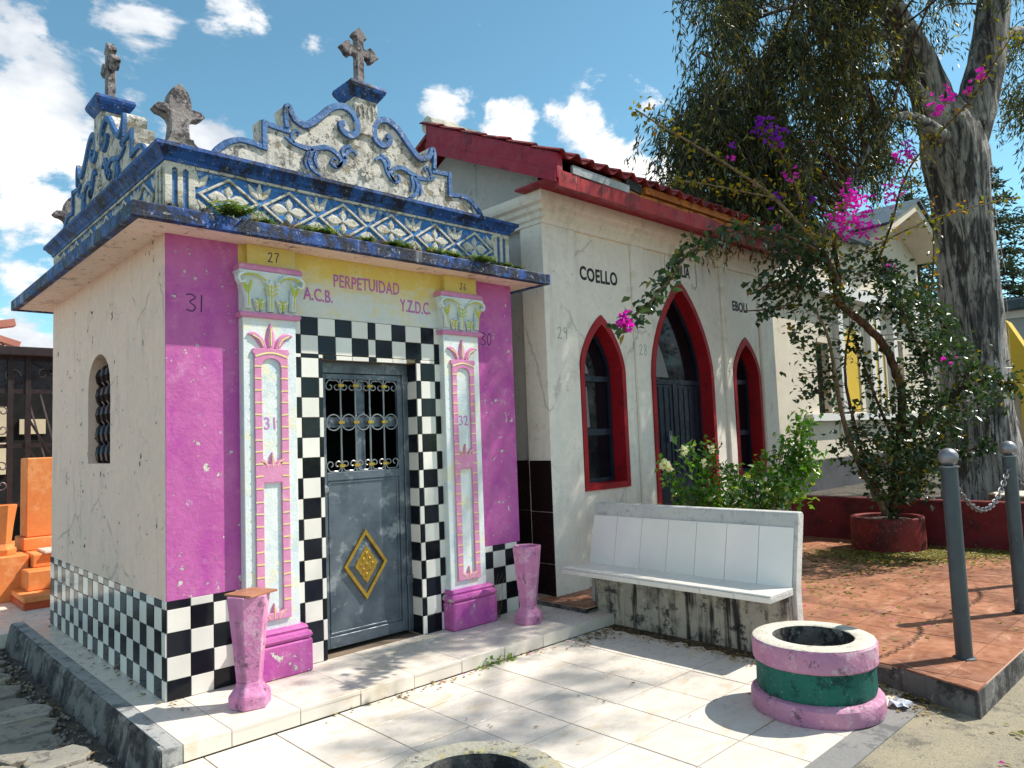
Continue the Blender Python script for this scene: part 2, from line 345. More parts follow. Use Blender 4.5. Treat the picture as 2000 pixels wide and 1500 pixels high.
def glaze(name, base, alt, rough=.12, spec=.5, spots=None, rand=.08, vein=None, bump=.05, dirt=None, coat=0., lines=None):
    m, nt, N, L, B = newmat(name); n = NB(nt)
    col = n.mix(n.ramp(n.noise(3, 4), .35, .65), base, alt)
    if vein: col = n.mix(n.ramp(n.noise(vein[1], 6, .62, n.map((1, 2.4, 1)), 1.2), .5, .72, 0, vein[2]), col, vein[0])
    if dirt: col = n.mix(n.ramp(n.m('ADD', n.m('MULTIPLY', n.noise(dirt[1], 6, .7), .6), n.m('MULTIPLY', n.noise(1.1, 3), .4)), dirt[2], dirt[3], 0, dirt[4]), col, dirt[0])
    if lines:                                           # fine pale scored lines crossing the glaze
        for a in (.55, -.62):
            wv = N.new('ShaderNodeTexWave'); wv.inputs['Scale'].default_value = lines[1]; wv.inputs['Distortion'].default_value = .6; wv.inputs['Detail'].default_value = 1; L.new(n.map((1, 1, 1), (0, 0, a)), wv.inputs['Vector'])
            col = n.mix(n.m('MULTIPLY', n.ramp(wv.outputs['Fac'], .985, .998, 0, .35), n.ramp(n.noise(2.2, 3), .50, .60)), col, lines[0])
    if spots: col = n.mix(n.ramp(n.noise(spots[1], 3, .7), spots[2], spots[2]+.03), col, spots[0])
    hs = N.new('ShaderNodeHueSaturation'); L.new(n.ramp(n.oi.outputs['Random'], 0, 1, 1-rand, 1+rand), hs.inputs['Value']); L.new(col, hs.inputs['Color'])
    L.new(hs.outputs[0], B.inputs['Base Color']); L.new(n.ramp(n.noise(14, 5, .6), .3, .75, rough*.6, rough*2.2), B.inputs['Roughness'])
    n.bump(n.noise(7, 3), bump, .01, B); B.inputs['Specular IOR Level'].default_value = spec; return m
def metal(name, base, alt, rough=.45, metallic=.6, rust=None, bump=.1):
    m, nt, N, L, B = newmat(name); n = NB(nt)
    col = n.mix(n.ramp(n.noise(4, 6, .65), .35, .7), base, alt)
    if rust: col = n.mix(n.ramp(n.noise(rust[1], 6, .7), rust[2], rust[2]+.12, 0, .85), col, rust[0])
    L.new(col, B.inputs['Base Color']); B.inputs['Metallic'].default_value = metallic
    L.new(n.ramp(n.noise(18, 5), .3, .7, rough-.12, rough+.15), B.inputs['Roughness']); n.bump(n.noise(40, 4), bump, .004, B); return m
def leafmat(name, c1, c2, c3=None, rough=.35, trans=.35, spec=.5, scale=1.3, cut=.84):
    m, nt, N, L, B = newmat(name); n = NB(nt)
    isl = n.geo.outputs['Random Per Island']
    col = n.mix(n.ramp(isl, 0, .8), c1, c2)
    if c3: col = n.mix(n.ramp(isl, cut, min(.999, cut+.05)), col, c3)
    col = n.mix(n.ramp(n.noise(scale, 3), .4, .65, 0, .45), col, tuple(x*.55 for x in c1))
    L.new(col, B.inputs['Base Color']); B.inputs['Roughness'].default_value = rough; B.inputs['Specular IOR Level'].default_value = spec
    tr = N.new('ShaderNodeBsdfTranslucent'); ms = N.new('ShaderNodeMixShader'); ms.inputs[0].default_value = trans
    hs = N.new('ShaderNodeHueSaturation'); hs.inputs['Value'].default_value = 1.7; hs.inputs['Saturation'].default_value = 1.1; hs.inputs['Hue'].default_value = .49
    L.new(col, hs.inputs['Color']); L.new(hs.outputs[0], tr.inputs[0])
    out = N['Material Output']; L.new(B.outputs[0], ms.inputs[1]); L.new(tr.outputs[0], ms.inputs[2]); L.new(ms.outputs[0], out.inputs[0]); return m
MOLD = (.035, .032, .03)
M = {}
M['pink'] = paint('pink_paint', (.55, .135, .375), (.47, .090, .33), .6, stains=[((.40, .035, .33), 1.3, .48, .72, .6), ((.64, .28, .48), 4, .58, .78, .5), ((.48, .34, .56), 10, .66, .78, .45)], chips=((.60, .56, .52), 17, .648, .664), streak=((.66, .26, .47), .60, .86, .35, 10), bump=.5, bscale=30)
M['pink_soft'] = paint('soft_pink_paint', (.64, .27, .44), (.52, .17, .36), .75, stains=[((.72, .46, .58), 7, .5, .7, .55), ((.30, .12, .22), 3, .54, .7, .5), (MOLD, 12, .58, .74, .7)], streak=((.20, .09, .15), .58, .74, .5, 12), chips=((.5, .4, .45), 24, .70, .73), bump=.5, bscale=45)
M['pink_relief'] = paint('pink_relief_paint', (.68, .27, .44), (.62, .23, .42), .65, bump=.2, stains=[((.75, .45, .55), 14, .56, .7, .5)])
M['yellow_line'] = paint('yellow_line_paint', (.78, .68, .20), (.70, .72, .35), .65, bump=.15)
M['green_line'] = paint('green_line_paint', (.45, .56, .06), (.70, .56, .06), .65, bump=.15, altscale=14)
M['pale_blue'] = paint('pale_blue_paint', (.74, .79, .76), (.64, .72, .73), .65, stains=[((.78, .72, .42), 4, .54, .70, .6), ((.42, .56, .66), 3, .58, .7, .5)], bump=.3, altscale=5)
M['lintel'] = paint('yellow_wash', (.68, .68, .62), (.62, .66, .64), .7, stains=[((.72, .62, .30), 5, .52, .66, .6)], grad=(2.74, 3.02, (.74, .55, .10), .5), bump=.25, altscale=4)
M['cream'] = paint('cream_plaster', (.93, .66, .54), (.87, .63, .52), .8, stains=[((.58, .46, .40), 3, .56, .75, .4)], chips=((.09, .07, .06), 14, .665, .685), streak=((.56, .46, .40), .58, .78, .5), bump=.35, bscale=30, crack=((.16, .12, .10), 1.1))
M['peach'] = paint('peach_plaster', (.90, .70, .58), (.86, .64, .53), .75, stains=[((.40, .27, .22), 4.5, .60, .68, .55), ((.06, .05, .05), 11, .68, .71, .8)], bump=.4, bscale=26)
M['blue'] = paint('blue_paint', (.020, .105, .36), (.010, .055, .24), .6, stains=[((.010, .012, .02), 4, .50, .66, .9), ((.008, .009, .012), 12, .58, .70, .8), ((.50, .52, .54), 30, .66, .72, .5)], streak=((.008, .010, .018), .56, .72, .8, 10), bump=.6, bscale=40)
M['blue_rim'] = paint('blue_moldy_paint', (.015, .085, .33), (.010, .05, .22), .6, stains=[((.010, .012, .022), 3, .40, .58, .94), ((.008, .009, .012), 13, .48, .62, .85), ((.50, .52, .54), 18, .64, .72, .55)], streak=((.5, .52, .55), .63, .78, .35, 14), bump=.5, bscale=40)
M['blue_light'] = paint('light_blue_paint', (.055, .165, .38), (.030, .105, .29), .6, stains=[((.012, .018, .03), 7, .54, .70, .85), ((.5, .5, .48), 26, .63, .70, .6), ((.20, .10, .05), 11, .66, .74, .6)], bump=.6, bscale=40)
M['stucco'] = paint('weathered_white_stucco', (.66, .61, .53), (.58, .54, .48), .88, stains=[((.20, .18, .15), 1.8, .48, .68, .6), ((.035, .032, .03), 5, .51, .70, .85), ((.025, .025, .025), 15, .54, .68, .8), ((.62, .48, .26), 5, .60, .74, .45)], streak=((.06, .055, .05), .60, .80, .6, 9), bump=.8, bscale=45)
M['stucco_dark'] = paint('mossy_dark_stucco', (.10, .095, .09), (.18, .165, .145), .9, stains=[((.018, .017, .018), 4, .42, .60, .9), ((.5, .46, .40), 9, .62, .74, .5)], bump=.8, bscale=50)
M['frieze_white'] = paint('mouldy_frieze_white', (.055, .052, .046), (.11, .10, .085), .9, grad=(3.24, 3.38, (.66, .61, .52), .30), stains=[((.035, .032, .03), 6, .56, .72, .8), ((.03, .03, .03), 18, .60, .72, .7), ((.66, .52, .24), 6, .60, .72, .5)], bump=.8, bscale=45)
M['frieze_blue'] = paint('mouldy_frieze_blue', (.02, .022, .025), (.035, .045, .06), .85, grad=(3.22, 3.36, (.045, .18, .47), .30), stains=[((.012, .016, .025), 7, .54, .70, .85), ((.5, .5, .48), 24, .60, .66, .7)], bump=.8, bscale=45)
M['stone_cross'] = paint('lichen_grey_stone', (.20, .17, .17), (.30, .26, .25), .95, stains=[((.03, .026, .03), 9, .45, .62, .85), ((.50, .46, .44), 20, .60, .70, .6)], bump=1., bscale=55)
M['black_tile'] = glaze('black_glazed_tile', (.006, .007, .010), (.010, .012, .018), .10, .22, spots=((.4, .4, .38), 46, .755), rand=.3)
M['white_tile'] = glaze('cream_glazed_tile', (.76, .72, .65), (.70, .67, .61), .12, rand=.06, dirt=((.45, .38, .25), 8, .62, .8, .35))
M['grout'] = paint('cream_grout', (.40, .32, .20), (.30, .25, .17), .85, bump=.4)
M['floor_tile'] = glaze('cream_marble_tile', (.72, .65, .56), (.66, .60, .53), .34, .35, vein=((.55, .42, .24), 3.2, .5), rand=.035, dirt=((.30, .25, .20), 6, .60, .80, .5))
M['floor_grout'] = paint('dark_floor_grout', (.22, .16, .11), (.16, .12, .09), .9)
M['door_metal'] = metal('blue_grey_door_metal', (.125, .150, .18), (.060, .080, .105), .45, .4, rust=((.30, .33, .35), 5, .53))
M['bar_metal'] = metal('grey_bar_metal', (.32, .33, .34), (.22, .23, .25), .4, .7)
M['gold'] = metal('gold_paint', (.52, .33, .05), (.40, .25, .05), .35, .75, bump=.3)
M['dark'] = paint('interior_shade', (.012, .012, .013), (.008, .008, .009), .9, bump=.1)  # near-black colour that stands in for unlit interiors
M['ink'] = paint('dark_ink', (.03, .02, .07), (.04, .02, .09), .6, bump=.05)
M['ink_black'] = paint('black_lettering_paint', (.012, .012, .014), (.02, .02, .022), .5, bump=.1)
M['ink_pale'] = paint('worn_grey_ink', (.20, .19, .18), (.34, .33, .31), .7, bump=.05, altscale=40)
M['letter_pink'] = paint('pink_lettering_paint', (.60, .16, .34), (.40, .14, .46), .6, bump=.1, altscale=16)
M['letter_purple'] = paint('purple_lettering_paint', (.50, .22, .52), (.60, .22, .46), .6, bump=.1, altscale=16)
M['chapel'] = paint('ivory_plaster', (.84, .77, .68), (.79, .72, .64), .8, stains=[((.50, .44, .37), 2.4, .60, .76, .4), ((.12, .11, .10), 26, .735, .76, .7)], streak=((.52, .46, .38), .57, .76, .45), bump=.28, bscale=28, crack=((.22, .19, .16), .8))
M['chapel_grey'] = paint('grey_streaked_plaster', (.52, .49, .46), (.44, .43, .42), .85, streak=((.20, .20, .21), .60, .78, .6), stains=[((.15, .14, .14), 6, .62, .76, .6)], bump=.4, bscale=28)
M['red'] = paint('crimson_paint', (.36, .010, .018), (.29, .008, .014), .5, stains=[((.12, .006, .01), 5, .55, .7, .6)], bump=.3)
M['red_board'] = paint('crimson_fascia_paint', (.33, .010, .034), (.26, .008, .028), .5, stains=[((.42, .22, .26), 20, .76, .82, .5), ((.10, .004, .012), 4, .54, .72, .7)], bump=.35)
M['red_band'] = paint('red_fascia_tile', (.36, .012, .014), (.28, .010, .012), .4, streak=((.55, .30, .30), .74, .80, .5, 16), stains=[((.08, .004, .006), 4, .52, .68, .7)], bump=.2)
M['roof_tile'] = paint('red_roof_tile', (.30, .034, .034), (.22, .028, .030), .6, stains=[((.5, .38, .36), 12, .62, .74, .5), ((.06, .02, .02), 7, .55, .7, .6)], bump=.4, rand=.25)
M['wood'] = paint('orange_bare_wood', (.50, .17, .025), (.36, .10, .02), .65, streak=((.10, .03, .01), .60, .75, .8, 12), stains=[((.06, .025, .015), 6, .60, .72, .8)], bump=.5)
M['grey_board'] = paint('grey_weathered_board', (.34, .36, .37), (.26, .28, .30), .7, stains=[((.12, .12, .12), 8, .56, .7, .6)], bump=.4)
M['navy'] = metal('navy_door_metal', (.012, .018, .035), (.02, .028, .05), .4, .3)
M['window_glass'] = glaze('dark_window_glass', (.004, .005, .008), (.006, .008, .012), .06, .2, rand=.2)
M['lace'] = paint('grey_mesh_curtain', (.30, .30, .31), (.16, .16, .17), .8, bump=.1, altscale=70)
M['dark_tile'] = glaze('dark_maroon_tile', (.012, .005, .006), (.020, .006, .008), .10, .25, rand=.3)
M['bench_tile'] = glaze('white_bench_tile', (.86, .81, .75), (.82, .78, .73), .10, rand=.03, dirt=((.5, .45, .36), 7, .64, .8, .3))
M['bench_cap'] = paint('rough_white_cement', (.62, .60, .56), (.52, .51, .49), .85, stains=[((.30, .28, .26), 10, .56, .72, .5)], streak=((.40, .38, .36), .60, .80, .4, 18), bump=.8, bscale=40)
M['bench_base'] = paint('black_streaked_cement', (.50, .44, .34), (.40, .36, .30), .92, stains=[((.11, .10, .09), 3, .46, .70, .7), ((.020, .018, .018), 7, .54, .72, .9), ((.60, .54, .42), 9, .62, .76, .5)], streak=((.016, .014, .014), .52, .70, .95, 13), bump=1., bscale=45)
M['planter_pink'] = paint('mauve_ring_paint', (.55, .26, .38), (.44, .18, .32), .75, stains=[((.64, .46, .52), 7, .52, .68, .6), (MOLD, 9, .60, .74, .65)], streak=((.10, .06, .09), .66, .80, .5, 9), bump=.7, bscale=45)
M['planter_top'] = paint('bleached_cement', (.66, .60, .50), (.58, .55, .46), .9, stains=[((.28, .26, .20), 9, .58, .72, .6), ((.06, .055, .05), 16, .64, .74, .6)], bump=.6, bscale=50)
M['green'] = paint('teal_green_roughcast', (.010, .135, .100), (.008, .10, .085), .7, stains=[((.004, .03, .028), 9, .52, .68, .8), ((.40, .46, .42), 42, .71, .74, .7)], bump=1.6, bscale=75)
M['soil'] = paint('dry_soil', (.07, .05, .035), (.11, .085, .055), .95, stains=[((.02, .016, .012), 6, .5, .66, .8)], bump=1., bscale=40)
M['ring_stone'] = paint('lichen_cement', (.30, .28, .24), (.38, .36, .28), .95, stains=[((.40, .34, .10), 5, .54, .70, .6), ((.05, .05, .05), 12, .54, .68, .75), ((.55, .53, .48), 4, .62, .74, .6)], bump=1.2, bscale=50)
M['terracotta'] = glaze('terracotta_tile', (.38, .165, .090), (.30, .118, .062), .42, .35, vein=((.56, .32, .20), 2.6, .6), rand=.10, dirt=((.14, .055, .035), 2.0, .44, .66, .8), lines=((.62, .40, .28), 2.3))
M['terra_grout'] = paint('pale_terrace_grout', (.52, .34, .24), (.44, .28, .2), .85)
M['kerb'] = paint('grey_mossy_concrete', (.20, .19, .18), (.13, .125, .12), .92, stains=[((.022, .020, .022), 3, .42, .64, .9), ((.36, .34, .31), 8, .60, .76, .6)], streak=((.022, .02, .022), .52, .70, .8, 10), bump=1.2, bscale=40)
M['kerb_cap'] = paint('pale_grey_concrete', (.38, .38, .36), (.30, .31, .31), .88, stains=[((.08, .08, .085), 4, .48, .70, .75), ((.02, .02, .02), 14, .60, .74, .7)], bump=.4)
M['road'] = paint('pebbled_concrete', (.36, .31, .215), (.28, .245, .18), .92, stains=[((.09, .085, .075), 2.6, .48, .68, .7), ((.46, .40, .28), 70, .60, .70, .7), ((.05, .045, .04), 45, .62, .72, .7)], bump=1., bscale=80)
M['strip'] = paint('smooth_grey_screed', (.26, .25, .235), (.22, .215, .21), .85, stains=[((.08, .08, .08), 4, .54, .72, .6)], bump=.4)
M['cobble'] = paint('worn_cobble', (.36, .33, .27), (.27, .255, .22), .9, stains=[((.06, .058, .055), 7, .50, .70, .7), ((.46, .38, .22), 3, .56, .72, .5)], bump=1.4, bscale=26, rand=.22)
M['earth'] = paint('dark_gravelly_earth', (.085, .075, .062), (.13, .115, .09), .95, stains=[((.025, .022, .02), 9, .48, .64, .8), ((.30, .27, .22), 40, .64, .74, .7)], bump=1.4, bscale=55)
M['bollard'] = metal('grey_blue_post_paint', (.068, .085, .098), (.048, .060, .072), .45, .35, rust=((.26, .27, .28), 10, .62))
M['ball'] = metal('bare_steel_ball', (.26, .26, .28), (.16, .15, .18), .4, .6, rust=((.12, .05, .04), 9, .60))
M['chain'] = metal('galvanised_chain', (.20, .20, .21), (.12, .12, .13), .45, .7)
M['pot'] = paint('dark_red_pot_paint', (.24, .022, .020), (.18, .018, .018), .65, stains=[((.05, .012, .012), 4, .50, .66, .8), ((.36, .20, .17), 14, .64, .74, .6)], bump=.4)
M['red_wall'] = paint('dark_red_wall_paint', (.19, .014, .018), (.14, .012, .016), .65, stains=[((.04, .008, .010), 4, .50, .68, .7), ((.35, .16, .15), 16, .68, .74, .6)], bump=.4)
M['orange'] = paint('orange_tomb_paint', (.80, .26, .07), (.74, .22, .06), .6, stains=[((.85, .40, .18), 3, .52, .7, .5)], bump=.25)
M['orange_dark'] = paint('red_orange_base_paint', (.55, .09, .03), (.48, .08, .03), .6, bump=.2)
M['tomb_marble'] = glaze('pale_tomb_marble', (.70, .66, .58), (.62, .58, .52), .3, rand=.02)
M['iron'] = metal('dark_brown_iron', (.045, .028, .028), (.03, .02, .022), .5, .4)
M['iron_light'] = metal('dusty_scroll_iron', (.16, .125, .12), (.10, .08, .08), .5, .4)
M['iron_panel'] = metal('smoky_transom_glass', (.05, .05, .058), (.03, .03, .036), .3, .2)
M['pink_roof'] = paint('salmon_roof_paint', (.66, .25, .17), (.56, .2, .15), .7, bump=.2)
M['opening_cream'] = paint('cream_far_wall', (.74, .64, .44), (.66, .57, .40), .7, bump=.1)
M['bark'] = None
def bark(name, c1, c2, c3):
    m, nt, N, L, B = newmat(name); n = NB(nt)
    a = n.noise(1, 8, .68, n.map((6, 6, .9)), 1.4); b = n.noise(1.1, 4, .6); c = n.noise(1, 7, .72, n.map((19, 19, 2.6)), 1.)
    col = n.mix(n.ramp(a, .42, .56), c1, c2); col = n.mix(n.ramp(n.m('ADD', n.m('MULTIPLY', b, .6), n.m('MULTIPLY', a, .5)), .54, .62), col, c3)
    col = n.mix(n.ramp(c, .53, .61, 0, .8), col, tuple(x*.35 for x in c1))
    L.new(col, B.inputs['Base Color']); B.inputs['Roughness'].default_value = .9; B.inputs['Specular IOR Level'].default_value = .2
    n.bump(n.m('ADD', a, n.m('MULTIPLY', c, .6)), 1., .12, B); return m
M['bark'] = bark('peeling_eucalyptus_bark', (.10, .093, .090), (.43, .395, .365), (.58, .54, .50))
M['stem'] = bark('brown_stem_bark', (.12, .06, .04), (.24, .13, .08), (.30, .18, .11))
M['stem_pale'] = bark('pale_stem_bark', (.25, .18, .11), (.38, .28, .17), (.42, .33, .22))
M['euca_leaf'] = leafmat('eucalyptus_leaf', (.030, .040, .016), (.075, .085, .026), (.28, .24, .03), .38, .42)  # yellow share of the leaves is coloured to read as sunlit
M['boug_leaf'] = leafmat('bougainvillea_leaf', (.018, .040, .016), (.040, .080, .020), (.26, .20, .02), .30, .30, .5, cut=.945)
M['boug_young'] = leafmat('young_bougainvillea_leaf', (.12, .15, .02), (.24, .20, .02), (.40, .20, .02), .35, .5)
M['shrub_leaf'] = leafmat('bright_shrub_leaf', (.05, .15, .02), (.13, .30, .04), (.30, .40, .06), .28, .45, .6)
M['magenta'] = leafmat('magenta_bract', (.58, .03, .36), (.70, .07, .50), None, .6, .5)
M['violet'] = leafmat('violet_bract', (.24, .02, .42), (.34, .04, .52), None, .6, .5)
M['white_petal'] = leafmat('cream_white_petal', (.72, .72, .42), (.80, .80, .58), None, .6, .4)
M['conifer'] = leafmat('conifer_needles', (.030, .050, .024), (.055, .080, .030), None, .6, .2)
M['fern'] = leafmat('fern_frond', (.05, .12, .015), (.12, .21, .03), (.30, .26, .04), .45, .4)
M['moss'] = paint('blackened_moss', (.045, .042, .034), (.08, .075, .05), .95, stains=[((.015, .014, .013), 14, .46, .64, .8), ((.10, .12, .03), 9, .60, .72, .6)], bump=1.4, bscale=60)
M['dry_leaf'] = leafmat('dry_fallen_leaf', (.16, .09, .03), (.30, .22, .06), (.42, .34, .10), .7, .2)
M['litter_green'] = leafmat('fallen_yellow_green_leaf', (.16, .17, .03), (.32, .28, .06), (.10, .06, .03), .6, .25)
M['far_cream'] = paint('far_cream_plaster', (.70, .62, .50), (.64, .56, .45), .85, stains=[((.4, .34, .26), 1.5, .58, .74, .45)], bump=.25)
M['far_yellow'] = paint('far_yellow_paint', (.68, .45, .04), (.62, .42, .05), .7, bump=.15)
M['far_white'] = paint('far_white_paint', (.72, .70, .68), (.66, .65, .64), .75, bump=.15)
M['far_grey'] = paint('far_grey_plaster', (.40, .42, .43), (.34, .36, .38), .85, bump=.2)
M['far_roof'] = paint('slate_blue_roof', (.055, .085, .105), (.04, .065, .085), .55, stains=[((.16, .19, .21), 4, .56, .7, .6)], bump=.4)
M['far_plinth'] = paint('dark_plinth', (.09, .09, .10), (.06, .06, .07), .85, bump=.3)
M['yellow_block'] = paint('mustard_paint', (.74, .58, .15), (.68, .54, .18), .7, stains=[((.62, .60, .50), 6, .56, .74, .5)], bump=.25)
# ================================================================== the setting: ground, road, path, paving
struct(MB().box(-300, 300, -300, 300, -1.2, -.25).build('ground', M['earth']))
struct(MB().box(-60, 60, -60, -3.47, -.6, -.112).build('road', M['road']))
st = struct(MB().box(-.36, 3.30, -3.47, -3.30, -.5, -.103).build('kerb', M['strip']))
pv = struct(MB().box(-.30, 3.5, -3.30, -.79, -.5, -.109).build('pavement', M['floor_grout']))
xs = [-.30]+[.793+.428*k for k in range(-2, 7)]+[3.5]; ys = [-3.30]+[-1.59+.435*k for k in range(-3, 2)]+[-.79]
for i in range(len(xs)-1):
    for j in range(len(ys)-1):
        floor_tile('floor_tile', xs[i], xs[i+1], ys[j], ys[j+1], -.10+random.uniform(-.0015, .0015), M['floor_tile'], pv, g=.008)
# step in front of and beside the tomb house
sp = struct(MB().box(-.18, 3.62, -.776, 3.58, -.4, -.010).build('step', M['floor_grout']))
mk = MB(); n_ = 40; vv = []; ff = []
for i in range(n_+1):                                   # rough battered kerb on the left edge
    y = -.786+(3.60+.786)*i/n_; j = random.uniform(-.008, .008); k = random.uniform(-.015, .015)
    vv += [(-.18, y, -.004), (-.268+j, y, -.006+j*.3), (-.282+j, y, -.022), (-.30+k, y, -.12+k), (-.335+k, y, -.30), (-.18, y, -.30)]
for i in range(n_):
    for q in range(5): ff.append((i*6+q, i*6+q+1, i*6+6+q+1, i*6+6+q))
ff += [(0, 1, 2, 3, 4, 5), tuple(n_*6+q for q in (5, 4, 3, 2, 1, 0))]
kb = mk.add(vv, ff).build('kerb_edge', M['kerb'], sp)
MB().box(-.175, -.262, -.78, 3.59, -.0045, .001).build('kerb_cap', M['kerb_cap'], sp)
sx = [-.172]+[.10+.43*k for k in range(0, 8)]+[3.62]
for i in range(len(sx)-1):
    for a, b in ((-.79, -.36), (-.36, .02)): floor_tile('floor_tile', sx[i], sx[i+1], a, b, random.uniform(-.001, .001), M['floor_tile'], sp)
    if i < len(sx)-2 or True: wall_tile('riser_tile', sx[i], sx[i+1], -.098, -.012, M['floor_tile'], sp, 'front', -.776, t=.011)
for k in range(9): floor_tile('floor_tile', -.172, .03, .02+.4*k, min(.02+.4*(k+1), 3.58), random.uniform(-.001, .001), M['floor_tile'], sp)
MB().box(-.176, -.283, -.789, -.70, -.30, -.001).build('kerb_corner', M['kerb_cap'], sp)
# cobbled path
pa = struct(MB().box(-12, -.30, -3.47, 14, -.6, -.232).build('path', M['earth']))
def cobble(w, h):
    m = MB(); n = 10; rj = [random.uniform(.90, 1.04) for _ in range(n)]
    def ring(sc, z):
        o = []
        for k in range(n):
            a = 2*math.pi*(k+.5)/n; c, s = math.cos(a), math.sin(a); p = 5.
            r = 1/((abs(c)**p+abs(s)**p)**(1/p)); o.append((c*r*w/2*sc*rj[k], s*r*h/2*sc*rj[k], z+random.uniform(-.004, .004)))
        return o
    v = ring(1, -.05)+ring(.985, .016)+ring(.93, .024)
    f = [(i*n+k, i*n+(k+1) % n, (i+1)*n+(k+1) % n, (i+1)*n+k) for i in range(2) for k in range(n)]+[tuple(2*n+k for k in range(n))]
    return m.add(v, f)
y = -1.6; row = 0
while y < 5.2:
    h = random.uniform(.30, .42); x = -.36-random.uniform(0, .12)
    while x > -2.6:
        w = random.uniform(.34, .66)
        piece('cobble_stone', random.randrange(10**9), lambda: cobble(w-.015, h-.015), M['cobble'], pa, (x-w/2, y+h/2, -.222+random.uniform(-.008, .012)), (random.gauss(0, .02), random.gauss(0, .02), random.gauss(.0, .04)))
        x -= w
    y += h; row += 1
struct(MB().box(-9, 3.3, 3.62, 40, -.5, -.095).build('pavement', M['floor_tile']))
# loose gravel between the cobbles
gv = []; gf = []
for k in range(900):
    px_, py_ = -.35-abs(random.gauss(0, .16))-random.random()*.05, random.uniform(-1.5, 4.6)
    if random.random() < .35: px_ = random.uniform(-2.5, -.35)
    s = random.choice((.006, .01, .016, .022))*random.uniform(.7, 1.3); o = len(gv)
    for d in ((1, 0, 0), (0, 1, 0), (-1, 0, 0), (0, -1, 0), (0, 0, 1), (0, 0, -1)): gv.append((px_+d[0]*s*random.uniform(.6, 1.3), py_+d[1]*s*random.uniform(.6, 1.3), -.205+d[2]*s*.7+random.uniform(-.02, .0)))
    gf += [(o+a, o+b, o+c) for a, b, c in ((0, 1, 4), (1, 2, 4), (2, 3, 4), (3, 0, 4), (1, 0, 5), (2, 1, 5), (3, 2, 5), (0, 3, 5))]
g_ = stuff(fast_mesh('gravel', gv, gf, M['cobble'])); tag(g_, 'grey gravel and grit lying between the cobbles and against the kerb', 'gravel')
# terracotta terrace
TZ = .05
te = struct(MB().plate([(3.44, .3), (3.44, -.60), (3.70, -.60), (3.70, -2.44), (3.44, -2.44), (3.44, -2.7), (3.49, -3.1), (3.27, -3.76), (8.80, -3.76), (8.80, .3)], [], (0, 0, TZ-.012), X, Y, .34).build('terrace', M['kerb']))
tx = [3.455]+[3.90+.45*k for k in range(11)]+[8.79]; ty = [-3.75, -3.55, -3.10, -2.65, -2.20, -1.75, -1.30, -.85, -.40, .02]
MB().plate([(3.45, .29), (3.45, -.60), (3.70, -.60), (3.70, -2.44), (3.45, -2.44), (3.45, -3.755), (8.80, -3.755), (8.80, .29)], [], (0, 0, TZ-.008), X, Y, .02).build('mortar_bed', M['terra_grout'], te)
for i in range(len(tx)-1):
    for j in range(len(ty)-1):
        y0, y1 = ty[j], ty[j+1]
        if i == 0 and y1 > -2.3 and y0 < -.6:                # the bench stands here
            if y0 > -.9: y0 = -.57
            else: continue
        if i == 0 and abs(y0+2.65) < .01: y1 = -2.46
        floor_tile('floor_tile', tx[i], tx[i+1], y0, y1, TZ+random.uniform(-.001, .001), M['terracotta'], te, g=.007)
MB().plate([(3.448, -3.255), (3.30, -3.70), (3.28, -3.752), (3.448, -3.752)], [], (0, 0, TZ), X, Y, .03).build('floor_tile', M['terracotta'], te)
# raised earth behind the red wall
struct(MB().box(8.86, 60, -30, 40, -.5, .40).build('earth_bank', M['earth']))

# ================================================================== the pink and checkered tomb house
W, D, H = 3.21, 3.268, 3.10; XC = W/2; YC = D/2
ms = thing('mausoleum', 'pink tomb house with black and white checkered tiles and blue scrolled parapet', 'mausoleum', (XC, YC, 0))
FO, FU, FV = (0, 0, 0), X, Z                           # front face: a = x, b = z
LO, LU, LV = (0, 0, 0), -Y, Z                          # left face: a = -y, b = z
DX0, DX1, DH = 1.155, 2.06, 2.30
# walls
def arch_hole(c, hw, z0, zs, zt, n=10, pointed=.0):
    pts = [(c-hw, z0), (c+hw, z0), (c+hw, zs)]
    for k in range(1, n): a = math.pi*k/n; pts.append((c+hw*math.cos(a), zs+(zt-zs)*math.sin(a)**(.85)))
    return pts+[(c-hw, zs)]
MB().plate([(-D, -.02), (-.012, -.02), (-.012, H), (-D, H)], [arch_hole(-1.615, .33, 1.54, 2.14, 2.445)], LO, LU, LV, .26).build('side_wall', M['cream'], ms)
MB().box(W-.25, W, .012, D, -.02, H).build('side_wall', M['cream'], ms)
MB().box(.26, W-.25, D-.25, D, -.02, H).build('back_wall', M['cream'], ms)
m = MB(); m.box(.26, DX0, .012, .26, -.02, H); m.box(DX1, W-.25, .012, .26, -.02, H); m.box(DX0, DX1, .012, .26, DH, H); m.build('front_wall', M['grout'], ms)
MB().box(.26, W-.25, .26, D-.25, -.02, .0).build('floor', M['dark'], ms)
m = MB(); m.box(.27, .30, .45, D-.3, 0, H-.01); m.box(.3, W-.26, 1.2, 1.22, 0, H-.01); m.build('shade_sheet', M['dark'], ms)  # near-black sheets painted in as the shade inside the tomb
# window niche: clay lattice blocks
for q_ in range(5):
    for k in range(5): piece('lattice_block', 'lb', lambda: MB().lathe([(.0, -.088), (.03, -.084), (.052, -.055), (.062, 0), (.052, .055), (.03, .084), (.0, .088)], 12), M['dark_tile'], ms, (.105, 1.34+.14*q_, 1.62+.165*k))
MB().box(.115, .13, 1.29, 1.94, 1.545, 2.42).build('niche_back', M['dark'], ms)  # near-black sheet, painted shade behind the lattice
# painted front panels
MB().box(0, .50, 0, .0119, .64, H-.001).build('painted_panel', M['pink'], ms)
MB().box(2.71, W, 0, .0119, .64, H-.001).build('painted_panel', M['pink'], ms)
m = MB(); m.box(.50, 2.71, 0, .0119, 2.614, H-.001); m.build('lintel_panel', M['lintel'], ms)
